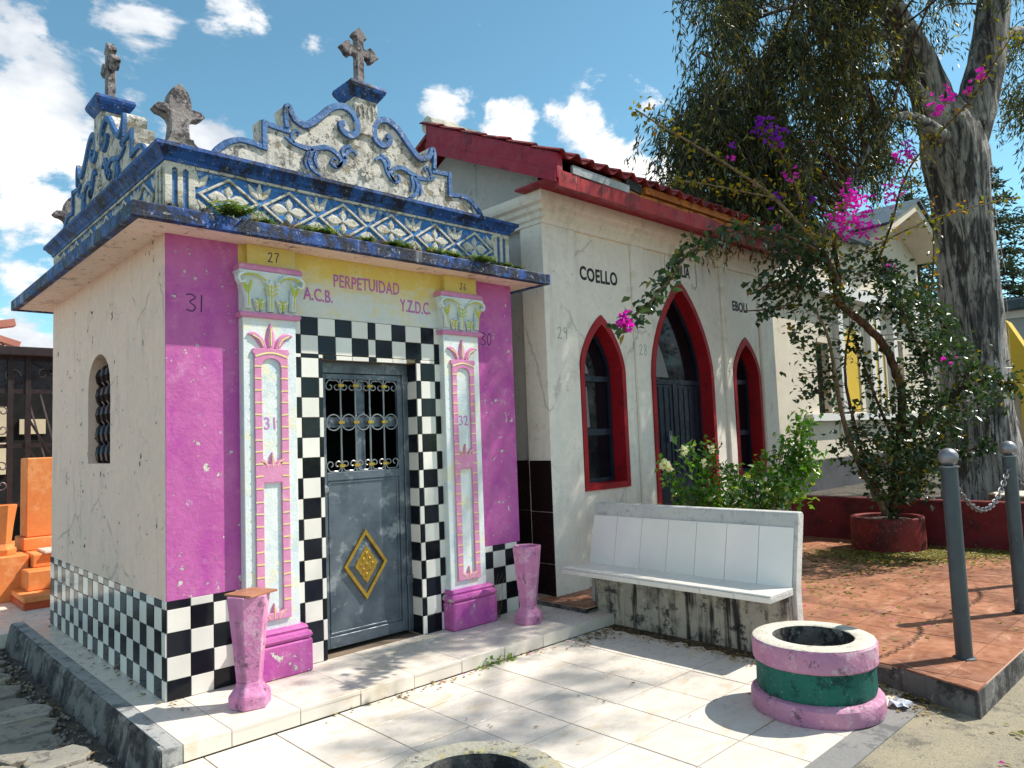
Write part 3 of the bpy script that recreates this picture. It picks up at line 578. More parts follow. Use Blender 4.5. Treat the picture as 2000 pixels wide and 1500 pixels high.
# checkered tiles
bw = (M['black_tile'], M['white_tile'])
cx_ = [.92, .979, 1.125, 1.277, 1.425, 1.578, 1.649, 1.809, 1.949, 2.111, 2.251, 2.345]
for r, (z1, z0) in enumerate(((2.612, 2.472), (2.472, 2.325))):
    for i in range(len(cx_)-1): wall_tile('tile', cx_[i], cx_[i+1], z0, z1, bw[(i+r+1) % 2], ms, 'front', .008)
zr = [2.325, 2.295]+[2.295-.153*k for k in range(1, 16)]; zr[-1] = .002
for i, (a, b) in enumerate(((.92, .979), (.979, 1.125), (1.125, 1.162))):
    for k in range(len(zr)-1): wall_tile('tile', a, b, zr[k+1], zr[k], bw[(i+k+1) % 2], ms, 'front', .008)
for i, (a, b) in enumerate(((2.053, 2.098), (2.098, 2.25), (2.25, 2.345))):
    for k in range(len(zr)-1): wall_tile('tile', a, b, zr[k+1], zr[k], bw[(i+k) % 2], ms, 'front', .008)
for k in range(1, len(zr)-1): wall_tile('tile', .006, .15, zr[k+1], zr[k], bw[(k+1) % 2], ms, 'left', DX1+.004)
for i in range(2, 8): wall_tile('lintel_edge_tile', max(cx_[i], DX0+.02), min(cx_[i+1], DX1-.012), 2.285, 2.322, bw[1] if i not in (2, 5) else bw[0], ms, 'front', .002)
bz = [.64, .585, .435, .28, .13, .002]
def base_cols(x0, x1, flip, plane, pos, step=.152):
    a = x0; c = 0
    while a < x1-.01:
        b = min(a+step, x1)
        for k in range(5): wall_tile('tile', a, b, bz[k+1], bz[k], bw[(c+k+flip) % 2], ms, plane, pos)
        a = b; c += 1
base_cols(0, .50, 0, 'front', .008); base_cols(2.71, W, 1, 'front', .008)
base_cols(.0, .075, 1, 'left', .004, .075); base_cols(.075, D, 0, 'left', .004)
MB().box(.012, .50, .008, .0118, 0, .64).build('tile_backing', M['grout'], ms); MB().box(2.71, W-.01, .008, .0118, 0, .64).build('tile_backing', M['grout'], ms)
# pilasters
def pilaster(x0):
    x1 = x0+.405; c = (x0+x1)/2; yf = -.07
    sh = MB().box(x0, x1, yf, .008, .30, 2.56).build('pilaster', M['pale_blue'], ms, bevel=.004)
    O = (c, yf, 0)
    m = MB().box(x0-.035, x1+.06, -.145, .008, 0, .235)
    m.build('plinth', M['pink'], sh, bevel=.012)
    m = MB(); pr = [(0, .237), (.02, .24), (.034, .262), (.026, .288), (.006, .298), (.012, .315), (.0, .335)]
    for a, b in zip(pr[:-1], pr[1:]):
        pass
    m.sweep_rect(x0-.012, x1+.022, -.115, .10, pr+[(-.05, .335), (-.05, .237)]); m.build('torus', M['pink'], sh, smooth=35)
    # raised pink brick frame with arch and leaves
    m = MB(); m.plate([(-.145, 2.30), (-.135, 2.335), (.135, 2.335), (.145, 2.30), (.128, 2.295), (.128, .40), (-.128, .40), (-.128, 2.295)],
                      [[(-.07, 1.50), (.07, 1.50), (.075, 2.20)]+[(.075*math.cos(math.pi*k/10), 2.20+.065*math.sin(math.pi*k/10)) for k in range(1, 10)]+[(-.075, 2.20)],
                       [(-.068, .45), (.068, .45), (.068, 1.37), (-.068, 1.37)]], O+np.array([0, -.018, 0]), X, Z, .017)
    fr = m.build('relief_frame', M['pink_relief'], sh, bevel=.003)
    for k in range(21):                                   # joints of the little painted bricks
        zz = 2.205-.088*k
        for s in (-1, 1):
            if zz > .45: piece('joint', 'j', lambda: MB().box(-.028, .028, -.003, .002, -.0045, .0045), M['yellow_line'], fr, (c+s*.100, yf-.018, zz+random.uniform(-.004, .004)), (0, random.gauss(0, .06), 0))
    MB().ribbon([(-.12+.24*t, 2.275+.028*math.sin(math.pi*t)) for t in np.linspace(0, 1, 12)], .013, .004, O+np.array([0, -.018, 0]), X, Z).build('joint', M['yellow_line'], fr, fix=False)
    def leaf(path, ww, mat, O_, nm='leaf'): return MB().ribbon(cr(path, 6), ww, .016, O_, X, Z, top=.45).build(nm, mat, fr, fix=False)
    for (zz, sc) in ((2.335, 1.), (1.47, .62), (.40, .62)):
        for s in (-1, 1):
            leaf([(s*.045*sc, zz), (s*.075*sc, zz+.055*sc), (s*.12*sc, zz+.098*sc), (s*.168*sc, zz+.102*sc)], [.05*sc, .062*sc, .05*sc, .012*sc], M['pink_relief'], O)
            MB().ribbon(cr([(s*.06*sc, zz+.02*sc), (s*.085*sc, zz+.066*sc), (s*.14*sc, zz+.096*sc)], 5), .011*sc, .004, O+np.array([0, -.0165, 0]), X, Z).build('leaf_vein', M['yellow_line'], fr, fix=False)
        leaf([(0, zz), (0, zz+.06*sc), (0, zz+.12*sc), (0, zz+.185*sc)], [.05*sc, .085*sc, .065*sc, .004], M['pink_relief'], O)
        MB().ribbon([(0, zz+.02*sc), (0, zz+.15*sc)], .012*sc, .004, O+np.array([0, -.0165, 0]), X, Z).build('leaf_vein', M['yellow_line'], fr, fix=False)
        if zz < 2: MB().plate([(-.07, zz-.105 if zz > 1 else zz-.0), (.07, zz-.105 if zz > 1 else zz-.0), (.075, zz+.012), (-.075, zz+.012)], [], O+np.array([0, -.016, 0]), X, Z, .016).build('leaf_base', M['pink_relief'], fr)
    # capital
    m = MB(); m.sweep_rect(x0-.006, x1+.006, yf-.006, .10, [(-.05, 2.555), (.018, 2.56), (.026, 2.578), (.018, 2.596), (-.05, 2.60)]); cp = m.build('necking', M['pink_relief'], sh, smooth=35)
    m = MB(); m.sweep_rect(x0+.004, x1-.004, yf+.002, .10, [(-.02, 2.60), (.0, 2.60), (.0, 2.68), (.006, 2.76), (.022, 2.84), (.045, 2.885), (.045, 2.892), (-.02, 2.892)]); ca = m.build('capital', M['pale_blue'], sh, smooth=40)
    m = MB(); m.sweep_rect(x0-.018, x1+.022, yf-.018, .05, [(-.05, 2.893), (.018, 2.895), (.022, 2.925), (.006, 2.945), (-.05, 2.95)]); m.build('abacus', M['pink_relief'], sh, bevel=.004)
    MB().box(x0+.045, x1+.01, yf+.015, .0, 2.951, H-.002).build('pilaster_block', M['yellow_block'], sh)
    OC = O+np.array([0, -.012, 0])
    m = MB(); g = MB()
    for s in (-1, 1):
        m.ribbon(cr([(s*.03, 2.80), (s*.10, 2.87), (s*.19, 2.875), (s*.245, 2.845), (s*.235, 2.80), (s*.20, 2.81)], 6), [.02, .03, .035, .035, .03, .02], .045, OC, X, Z, top=.5)
        g.ribbon(cr([(s*.05, 2.825), (s*.10, 2.855), (s*.165, 2.862), (s*.215, 2.845)], 5), .012, .006, OC+np.array([0, -.043, 0]), X, Z)
        m.ribbon(cr([(s*.17, 2.62), (s*.175, 2.70), (s*.185, 2.77), (s*.215, 2.81)], 5), [.05, .05, .06, .03], .028, OC, X, Z, top=.5)
        g.ribbon([(s*.172, 2.63), (s*.178, 2.73)], .010, .005, OC+np.array([0, -.027, 0]), X, Z)
        for k in range(4): g.ribbon([(s*.178, 2.725+.016*k), (s*(.158-.004*k), 2.765+.02*k)], .009, .005, OC+np.array([0, -.027, 0]), X, Z); g.ribbon([(s*.182, 2.725+.016*k), (s*(.205+.004*k), 2.765+.016*k)], .009, .005, OC+np.array([0, -.027, 0]), X, Z)
        for q in (-1, 0, 1): m.ribbon(cr([(s*.088, 2.605), (s*(.088+q*.018), 2.66), (s*(.088+q*.045), 2.705-.012*abs(q))], 4), [.035, .04, .01], .022, OC, X, Z, top=.5)
        for k in range(3):
            for q in (-1, 1): g.ribbon([(s*.088, 2.625+.022*k), (s*.088+q*.036, 2.645+.022*k)], .008, .005, OC+np.array([0, -.021, 0]), X, Z)
        g.ribbon([(s*.088, 2.61), (s*.088, 2.69)], .011, .005, OC+np.array([0, -.022, 0]), X, Z)
    m.ribbon([(0, 2.605), (0, 2.70), (0, 2.80), (0, 2.84)], [.05, .05, .085, .02], .026, OC, X, Z, top=.5)
    g.ribbon([(0, 2.61), (0, 2.80)], .011, .005, OC+np.array([0, -.025, 0]), X, Z)
    for k in range(3):
        for q in (-1, 1): g.ribbon([(0, 2.715+.03*k), (q*.05, 2.745+.03*k)], .010, .005, OC+np.array([0, -.022, 0]), X, Z)
    m.build('acanthus', M['pale_blue'], ca, fix=False); g.build('painted_veins', M['green_line'], ca, fix=False)
    return sh, c
pl, cl_ = pilaster(.50); pr_, crr = pilaster(2.305)
text_part('painted_number', '31', .125, M['letter_purple'], pl, (cl_-.06, -.0705, 1.75), X, Z, .002, .9)
text_part('painted_number', '32', .125, M['letter_purple'], pr_, (crr-.06, -.0705, 1.75), X, Z, .002, .9)
number('27', .07, .007, M['ink'], pl, (cl_+.0, -.0555, 2.985), X, Z); number('26', .06, .006, M['ink'], pr_, (crr+.02, -.0555, 2.985), X, Z)
number('31', .12, .008, M['ink'], ms, (.135, -.0005, 2.575), X, Z); number('30', .115, .008, M['ink'], ms, (2.80, -.0005, 2.50), X, Z)
text_part('lettering', 'PERPETUIDAD', .145, M['letter_pink'], ms, (1.585, -.0005, 2.875), X, Z, .003, .66, 'CENTER', .0016, 0, 1.06)
text_part('lettering', 'A.C.B.', .14, M['letter_pink'], ms, (1.01, -.0005, 2.745), X, Z, .003, .70, 'LEFT', .0016, 0)
text_part('lettering', 'Y.Z.D.C.', .15, M['letter_pink'], ms, (1.905, -.0005, 2.735), X, Z, .003, .60, 'LEFT', .0016, 0)
# door
dr = thing('metal_door', 'blue grey metal door with barred upper half and gold diamond between checkered jambs', 'door', (XC, .17, 0)) if False else None
yd = .165
m = MB(); fw = .055
m.box(DX0, DX0+fw, yd-.03, yd+.03, .02, DH); m.box(DX1-fw, DX1-.004, yd-.03, yd+.03, .02, DH); m.box(DX0+fw, DX1-fw, yd-.03, yd+.03, DH-.10, DH-.002)
fr = m.build('door_frame', M['door_metal'], ms, bevel=.004)
dl, dr_ = DX0+fw+.004, DX1-fw-.004
m = MB(); q = .05
m.box(dl, dl+q, yd-.02, yd+.02, .03, DH-.105); m.box(dr_-q, dr_, yd-.02, yd+.02, .03, DH-.105)
for z0, z1 in ((.03, .12), (1.335, 1.40), (DH-.15, DH-.105)): m.box(dl+q, dr_-q, yd-.02, yd+.02, z0, z1)
door = m.build('door_leaf', M['door_metal'], ms, bevel=.003)
MB().box(dl+q, dr_-q, yd-.006, yd+.006, .12, 1.335).build('door_panel', M['door_metal'], door)
m = MB(); pw = .018
for a, b, c, d in ((dl+q+.01, dr_-q-.01, .13, .13+pw), (dl+q+.01, dr_-q-.01, 1.31, 1.31+pw), (dl+q+.01, dl+q+.01+pw, .13+pw, 1.31), (dr_-q-.01-pw, dr_-q-.01, .13+pw, 1.31)): m.box(a, b, yd-.014, yd-.006, c, d)
m.build('panel_moulding', M['door_metal'], door, bevel=.003)
dcx, dcz, dw, dh = 1.60, .64, .205, .285
def rhomb(s): return [(dcx-dw*s, dcz), (dcx, dcz-dh*s), (dcx+dw*s, dcz), (dcx, dcz+dh*s)]
MB().plate(rhomb(1), [rhomb(.84)], (0, yd-.03, 0), X, Z, .024).build('diamond_frame', M['gold'], door, bevel=.003)
m = MB(); vv = [np.array([a, yd-.008, b]) for a, b in rhomb(.83)]+[np.array([a, yd-.024, b]) for a, b in rhomb(.56)]
m.add(vv, [(i, (i+1) % 4, 4+(i+1) % 4, 4+i) for i in range(4)]+[(4, 5, 6, 7)]); m.build('diamond_pyramid', M['door_metal'], door)
m = MB(); pts = []
rh = rhomb(.52)
for i in range(4):
    a, b = np.array(rh[i]), np.array(rh[(i+1) % 4])
    for k in range(7): pts.append(tuple(a+(b-a)*k/7*(1)+((a+b)/2-np.array([dcx, dcz]))*(.07 if k % 2 else 0)))
m.plate(pts, [], (0, yd-.032, 0), X, Z, .010)
for a, b in ((0, 0), (-.055, 0), (.055, 0), (0, .085), (0, -.085), (-.03, .04), (.03, .04), (-.03, -.04), (.03, -.04)):
    m.lathe([(.0, .010), (.010, .007), (.015, 0)], 10, (0, 0, 0)); k = len(m.v)
    for i in range(k-30, k): v = m.v[i]; m.v[i] = (dcx+a+v[0], yd-.0322-v[2], dcz+b+v[1])
m.build('gold_rosette', M['gold'], door)
m = MB(); m.lathe([(.0, .02), (.018, .02), (.022, .006), (.034, .004), (.036, 0)], 16)
m.v = [(dl+.028+v[0], yd-.021-v[2], 1.27+v[1]) for v in m.v]; m.build('lock', M['bar_metal'], door)
for z in (2.12, .42): MB().box(dr_-.012, dr_+.05, yd-.045, yd-.031, z, z+.07).build('hinge', M['door_metal'], door, bevel=.003)
# grille
gx = [dl+q+(dr_-dl-2*q)*k/5 for k in range(6)]; gz0, gz1 = 1.40, DH-.15
for k in range(1, 5): MB().tube([(gx[k], yd-.012, gz0), (gx[k], yd-.012, gz1)], .0085, 6).build('bar', M['bar_metal'], door, smooth=True)
MB().box(dl+q, dr_-q, yd+.012, yd+.018, 1.76, 1.845).build('grille_strap', M['door_metal'], door)
MB().box(XC-.04, XC+.04, yd+.02, yd+.03, gz0, gz1).build('back_stile', M['door_metal'], door)
def ring3(c, r, a0, a1, n=18): return [(c[0]+r*math.cos(a0+(a1-a0)*k/n), yd-.015, c[1]+r*math.sin(a0+(a1-a0)*k/n)) for k in range(n+1)]
hw = (gx[1]-gx[0])/2
for k in range(5):
    c = (gx[k]+gx[k+1])/2
    MB().tube(ring3((c, 1.80), hw*.93, 0, 2*math.pi, 24), .006, 5, caps=False).build('grille_ring', M['bar_metal'], door, smooth=True)
    for zz, s in ((gz1-.055, 1), (gz0+.055, -1)):
        for e in (-1, 1):
            p = [(c, yd-.015, zz+s*.046), (c+e*hw*.55, yd-.015, zz+s*.046), (c+e*hw*.9, yd-.015, zz+s*.015)]
            sp_ = [(c+e*hw*.9-e*(.026-.026*math.cos(t)), 0, 0) for t in (0,)]
            cc = (c+e*hw*.47, zz-s*.005); p2 = [(cc[0]+e*(.032-.004*t)*math.cos(t)*1., yd-.015, cc[1]+s*(.032-.004*t)*math.sin(-t)) for t in np.linspace(-.2, 4.6, 14)]
            MB().tube(cr(p, 4)+p2, .0055, 5).build('scroll', M['bar_metal'], door, smooth=True)
for k in range(1, 5):
    for zz in (1.80, gz1-.05, gz0+.05): piece('gold_clamp', 'gc', lambda: MB().box(-.026, .026, -.010, .012, -.011, .011), M['gold'], door, (gx[k], yd-.018, zz))
# eaves slab
ex0, ex1, ey0, ey1 = -.30, 3.445, -.32, D+.35
MB().box(ex0+.05, ex1-.05, ey0+.05, ey1-.05, H, 3.165).build('eaves_soffit', M['peach'], ms)
m = MB(); m.sweep_rect(ex0+.05, ex1-.05, ey0+.05, ey1-.05, [(0, 3.088), (.044, 3.088), (.05, 3.094), (.05, 3.182), (.044, 3.19), (0, 3.19)]); m.build('eaves_rim', M['blue_rim'], ms)
MB().box(ex0+.049, ex1-.049, ey0+.049, ey1-.049, 3.166, 3.186).build('eaves_top', M['stucco_dark'], ms)
# parapet with frieze
m = MB(); m.sweep_rect(.02, W-.02, .02, D-.02, [(0, 3.187), (0, 3.70), (-.16, 3.70), (-.16, 3.187)]); m.build('parapet', M['stucco'], ms)
def frieze(O, U, N_, Lh):                                  # panel of six lozenges between fluted corner posts
    O = np.array(O, float)
    for a in (0, Lh-.20):
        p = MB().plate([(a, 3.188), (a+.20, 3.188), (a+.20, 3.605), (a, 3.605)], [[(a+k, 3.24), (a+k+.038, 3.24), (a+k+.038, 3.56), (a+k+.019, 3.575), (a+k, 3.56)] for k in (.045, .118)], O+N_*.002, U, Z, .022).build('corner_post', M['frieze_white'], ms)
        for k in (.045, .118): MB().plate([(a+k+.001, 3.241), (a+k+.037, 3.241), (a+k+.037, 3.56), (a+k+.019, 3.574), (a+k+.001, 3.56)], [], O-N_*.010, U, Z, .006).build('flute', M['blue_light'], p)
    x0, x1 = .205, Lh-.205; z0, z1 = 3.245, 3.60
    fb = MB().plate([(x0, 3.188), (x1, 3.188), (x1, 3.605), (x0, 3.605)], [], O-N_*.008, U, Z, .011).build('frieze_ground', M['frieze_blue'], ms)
    n = 6; w = (x1-x0)/n; zc = (z0+z1)/2-.005; hh = .158
    OO = O-N_*.008
    MB().plate([(x0, 3.583), (x1, 3.583), (x1, 3.604), (x0, 3.604)], [], OO+N_*.014, U, Z, .0138).build('frieze_border', M['stucco'], fb)
    for k in range(n):
        c = x0+w*(k+.5)
        def rb(s): return [(c-w*.5*s, zc), (c, zc-hh*s), (c+w*.5*s, zc), (c, zc+hh*s)]
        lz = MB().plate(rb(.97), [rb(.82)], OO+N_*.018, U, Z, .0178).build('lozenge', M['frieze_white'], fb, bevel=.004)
        m = MB()
        for (dx, dz, Lp, wp) in ((1, 0, .145, .085), (-1, 0, .145, .085), (0, 1, .098, .06), (0, -1, .098, .06)):
            p0 = np.array([c+dx*.016, zc+dz*.014]); p1 = np.array([c+dx*Lp, zc+dz*Lp])
            m.ribbon([p0, p0+(p1-p0)*.3, p0+(p1-p0)*.6, p1], [.02, wp*.95, wp*1.1, .012], .009, OO, U, Z, top=.55)
        m.lathe([(0, .0), (.02, 0), (.012, .014), (0, .018)], 8); kk = len(m.v)
        for i in range(kk-32, kk): v = m.v[i]; q = OO+U*(c+v[0])+Z*(zc+v[1])+N_*v[2]; m.v[i] = tuple(q)
        m.build('quatrefoil', M['frieze_white'], lz, fix=False)
    for k in range(n+1):
        c = x0+w*k
        for s, zz in ((1, zc+.045), (-1, zc-.045)):
            m = MB()
            for a in (-1, 0, 1):
                if (k == 0 and a < 0) or (k == n and a > 0): continue
                m.ribbon([(c+a*.012, zz), (c+a*.05, zz+s*.045), (c+a*.085, zz+s*(.10 if a else .115))], [.016, .056, .014], .009, OO, U, Z, top=.5)
            m.build('fan_leaf', M['frieze_white'], fb, fix=False)
frieze((0, 0, 0), X, -Y, W); frieze((0, D, 0), -Y, -X, D)
m = MB(); m.sweep_rect(0, W, 0, D, [(-.1, 3.606), (.012, 3.606), (.018, 3.628), (.040, 3.648), (.058, 3.675), (.072, 3.684), (.078, 3.690), (.078, 3.716), (-.1, 3.722)]); m.build('cornice', M['blue'], ms, smooth=30)
MB().box(.15, W-.15, .15, D-.15, 3.40, 3.42).build('flat_roof', M['stucco_dark'], ms)
# scrolled gable on each side
HALF = [(-1.29, 3.715), (-1.27, 3.765), (-1.19, 3.862), (-1.10, 3.905), (-1.02, 3.912), (-.90, 3.900), (-.912, 4.092), (-.80, 4.082), (-.705, 4.075), (-.735, 4.235), (-.70, 4.275), (-.668, 4.262),
        (-.648, 4.205), (-.60, 4.172), (-.55, 4.164), (-.43, 4.266), (-.30, 4.395), (-.22, 4.418), (-.15, 4.405), (-.108, 4.36)]
def gable(O, U, N_, dz=0.):
    O = np.array(O, float)+Z*dz
    R_ = [(-a, b) for a, b in HALF[::-1]]
    g = MB().plate(HALF+[(-.108, 4.50), (.108, 4.50)]+R_, [], O-N_*.012, U, Z, .15).build('gable', M['stucco'], ms)
    for s in (-1, 1):
        def f(pts): return [(s*-a if s > 0 else a, b) for a, b in pts]
        B = []
        def band(pts, w, h=.018, nm='blue_band', sm=5, mat=M['blue_light']):
            MB().ribbon(cr(f(pts), sm) if sm else f(pts), w, h, O-N_*.012, U, Z, top=.8).build(nm, mat, g, fix=False)
        band([(-1.275, 3.72), (-1.245, 3.77), (-1.17, 3.842), (-1.09, 3.882), (-1.02, 3.888), (-.90, 3.876)], [.05, .05, .045, .045])
        band([(-.888, 3.855), (-.890, 4.085)], .046, sm=0, h=.021); band([(-.905, 4.068), (-.80, 4.058), (-.69, 4.052)], .046, sm=0)
        band([(-.71, 4.075), (-.718, 4.18), (-.712, 4.235), (-.692, 4.25), (-.672, 4.20), (-.63, 4.155), (-.55, 4.138), (-.44, 4.225), (-.32, 4.345), (-.22, 4.388), (-.135, 4.365), (-.085, 4.29), (-.09, 4.20), (-.155, 4.158), (-.225, 4.185), (-.240, 4.235), (-.205, 4.250)],
             [.04, .04, .045, .05, .05, .055, .06, .06, .06, .06, .06, .062, .062, .062, .055, .05, .05], h=.026)
        band([(-.725, 4.0), (-.664, 3.971), (-.581, 3.956), (-.497, 3.962), (-.37, 4.005), (-.282, 3.979), (-.239, 3.922), (-.276, 3.864), (-.333, 3.885), (-.310, 3.93), (-.285, 3.915)], [.012, .035, .04, .045, .045, .042, .034, .028, .022, .016, .010], nm='scroll_leaf')
        band([(-.655, 3.967), (-.672, 4.026), (-.64, 4.072), (-.604, 4.060), (-.622, 4.034)], [.02, .028, .026, .02, .014], nm='scroll_leaf')
        band([(-.285, 3.862), (-.215, 3.92), (-.178, 4.015), (-.128, 4.041), (-.088, 4.008)], [.03, .042, .038, .03, .022], nm='scroll_leaf')
        band([(-.205, 3.945), (-.226, 4.008), (-.192, 4.055), (-.142, 4.068)], [.03, .035, .035, .02], nm='scroll_leaf')
        band([(-.49, 3.957), (-.525, 3.876), (-.5, 3.802), (-.425, 3.755)], [.045, .04, .04, .012], nm='scroll_leaf'); band([(-.455, 3.95), (-.475, 3.875), (-.447, 3.812)], [.03, .035, .010], nm='scroll_leaf')
        band([(-.53, 3.93), (-.56, 3.85), (-.545, 3.79)], [.03, .03, .008], nm='scroll_leaf')
    m = MB()
    for k in range(6):
        a = 2*math.pi*k/6+.5; d = np.array([math.cos(a), math.sin(a)]); p = np.array([0., 3.875])
        m.ribbon([p+d*.012, p+d*.032, p+d*.052, p+d*.062], [.018, .044, .042, .01], .018, O-N_*.012, U, Z, top=.55)
    m.build('rosette', M['stucco'], g, fix=False)
    C0 = O-N_*.087; V_ = np.cross(Z, U)
    def bx(w, d, z0, z1, name, mat, bev=.006):
        c = C0; q = []
        for z in (z0, z1):
            for a, b in ((-1, -1), (1, -1), (1, 1), (-1, 1)): q.append(c+U*a*w/2+N_*b*d/2+Z*z)
        return MB().add(q, [(3, 2, 1, 0), (4, 5, 6, 7), (0, 1, 5, 4), (1, 2, 6, 5), (2, 3, 7, 6), (3, 0, 4, 7)]).build(name, mat, g, bevel=bev)
    bx(.224, .20, 4.20, 4.505, 'pedestal', M['stucco'])
    m = MB(); vv = []; 
    for w, d, z in ((.23, .20, 4.505), (.27, .24, 4.53), (.33, .30, 4.575), (.345, .315, 4.60), (.33, .30, 4.625)):
        for a, b in ((-1, -1), (1, -1), (1, 1), (-1, 1)): vv.append(C0+U*a*w/2+N_*b*d/2+Z*z)
    m.add(vv, [(i*4+k, i*4+(k+1) % 4, i*4+4+(k+1) % 4, i*4+4+k) for i in range(4) for k in range(4)]+[(3, 2, 1, 0), (16, 17, 18, 19)]); m.build('pedestal_cap', M['blue'], g)
    return g
gF = gable((XC, 0, 0), X, -Y); gL = gable((0, YC, 0), -Y, -X)
MB().plate([(-.075, 4.35), (-.05, 4.35), (-.02, 4.44), (-.02, 4.35), (.0, 4.35), (.0, 4.46), (-.03, 4.46), (-.05, 4.40), (-.075, 4.46)], [], (XC, .0105, 0), X, Z, .002).build('carved_letters', M['stucco_dark'], gF) if False else None
for s in (-1, 1):
    MB().ribbon(cr([(s*.045-.02, 4.345), (s*.045-.03, 4.42), (s*.045, 4.455), (s*.045+.02, 4.42), (s*.045+.022, 4.345)], 4), .012, .010, (XC, -.0145, 0), X, Z).build('carved_monogram', M['stucco'], gF, fix=False)
# crosses
def cross_shape(w, h, arm, za):
    hw = w/2
    def end(p, d, s):                                     # three-lobed end
        d = np.array(d); n = np.array([-d[1], d[0]]); p = np.array(p)
        return [tuple(p+n*-hw), tuple(p+n*-hw*2.0+d*.015), tuple(p+n*-hw*1.5+d*.05), tuple(p+n*-hw*.6+d*.075), tuple(p+d*.105), tuple(p+n*hw*.6+d*.075), tuple(p+n*hw*1.5+d*.05), tuple(p+n*hw*2.0+d*.015), tuple(p+n*hw)]
    return [(-hw, 0), (hw, 0), (hw, za-hw)]+end((arm-.09, za), (1, 0), 1)+[(hw, za+hw)]+end((0, h-.09), (0, 1), 1)+[(-hw, za+hw)]+end((-arm+.09, za), (-1, 0), 1)+[(-hw, za-hw)]
for O, U, N_, lab in (((XC, .087, 4.62), X, -Y, 'front'), ((.087, YC, 4.62), -Y, -X, 'side')):
    b = np.array(O); 
    cr_ = thing('cross', 'lichen grey stone cross on the blue pedestal of the '+('gable above the door' if lab == 'front' else 'gable above the plain side wall'), 'cross', tuple(b), 'stone crosses on the parapet') if False else None
    MB().plate(cross_shape(.072, .54, .175, .335), [], b+N_*.036, U, Z, .072).build('cross', M['stone_cross'], gF if lab == 'front' else gL, bevel=.008)
# corner finials
FIN = [(-.075, 0), (.075, 0), (.064, .07), (.06, .13), (.075, .165), (.11, .185), (.145, .19), (.175, .215), (.145, .245), (.105, .25), (.078, .245), (.078, .29), (.068, .335), (.045, .38), (.0, .42)]
FIN = FIN+[(-a, b) for a, b in FIN[2:-1][::-1]]
def finial(x, y, U, N_):
    b = np.array([x, y, 3.80]); m = MB()
    m.plate(FIN, [], b+N_*.055, U, Z, .11); f_ = m.build('finial', M['stone_cross'], ms, bevel=.010)
    vv = []
    for w, z in ((.26, 3.718), (.26, 3.745), (.20, 3.765), (.17, 3.79), (.16, 3.815)):
        for a, c in ((-1, -1), (1, -1), (1, 1), (-1, 1)): vv.append((x+a*w/2, y+c*w/2, z))
    MB().add(vv, [(i*4+k, i*4+(k+1) % 4, i*4+4+(k+1) % 4, i*4+4+k) for i in range(4) for k in range(4)]+[(16, 17, 18, 19)]).build('finial_base', M['stucco_dark'], f_)
finial(.13, .13, X, -Y); finial(.13, D-.13, X, -Y); finial(W-.13, .13, X, -Y) if False else None
# ================================================================== ivory chapel with the red tiled roof
CX0, CX1, CY, CD = 3.63, 8.44, -.06, 2.86                # pilaster face at CY, recessed wall 4 cm behind
ch = thing('chapel', 'ivory plastered tomb chapel with three red framed pointed openings under a red roof', 'chapel', (6.03, 1.4, TZ))
WY = CY+.04
def gothic(c, hw, z0, zs, zt, n=9):
    p = [(c-hw, z0), (c+hw, z0), (c+hw, zs)]
    for k in range(1, n+1):
        t = k/n; p.append((c+hw*(1-t**1.7), zs+(zt-zs)*(1-(1-t)**1.15)))
    return p+[(c-hw*(1-(k/n)**1.7), zs+(zt-zs)*(1-(1-k/n)**1.15)) for k in range(n-1, -1, -1)]
OPS = [(4.535, .385, 1.035, 2.30, 2.93, 'window'), (6.10, .675, .06, 2.30, 3.50, 'door'), (7.65, .370, .96, 2.34, 2.89, 'window')]
IN = .065
fw_ = MB().plate([(CX0+.02, 0), (CX1-.02, 0), (CX1-.02, 4.10), (CX0+.02, 4.10)], [gothic(c, hw-IN, z0+(IN if k == 'window' else -.02), zs, zt-IN*1.6) for c, hw, z0, zs, zt, k in OPS], (0, WY, 0), X, Z, .30).build('front_wall', M['chapel'], ch)
for a, b in ((CX0, 4.12), (5.12, 5.345), (7.07, 7.225), (8.07, CX1)):
    MB().box(a, b, CY, WY-.001 if a > CX0+.1 else .26, TZ-.03, 3.80).build('pilaster', M['chapel'], ch, bevel=.006)
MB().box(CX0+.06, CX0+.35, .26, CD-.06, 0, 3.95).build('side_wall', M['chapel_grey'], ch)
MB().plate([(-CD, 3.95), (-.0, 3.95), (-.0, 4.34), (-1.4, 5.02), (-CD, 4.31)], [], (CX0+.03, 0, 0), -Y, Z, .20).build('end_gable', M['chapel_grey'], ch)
MB().box(CX1-.3, CX1-.02, .26, CD, 0, 4.0).build('side_wall', M['chapel'], ch); MB().box(CX0+.35, CX1-.3, CD-.25, CD, 0, 4.0).build('back_wall', M['chapel'], ch)
m = MB(); m.sweep_rect(CX0, CX1, CY, CD, [(-.2, 3.80), (.008, 3.80), (.012, 3.84), (.035, 3.855), (.04, 3.90), (.075, 3.925), (.09, 3.965), (.13, 3.985), (.145, 4.02), (.15, 4.055), (.15, 4.085), (-.2, 4.09)]); m.build('cornice', M['chapel'], ch, bevel=.004)
# dark tiles low on the corner facing the tomb house
for y0, y1 in ((CY+.004, .245), (.245, .52), (.52, .80)):
    for z0, z1 in ((TZ, .36), (.36, .87), (.87, 1.385)): wall_tile('dark_tile', y0, y1, z0, z1, M['dark_tile'], ch, 'left', CX0+(.004 if y0 < .2 else .062), g=.005, t=.014)
MB().box(CX0+.0135, CX0+.05, .0, .25, TZ, 1.36).build('tile_backing', M['chapel_grey'], ch)
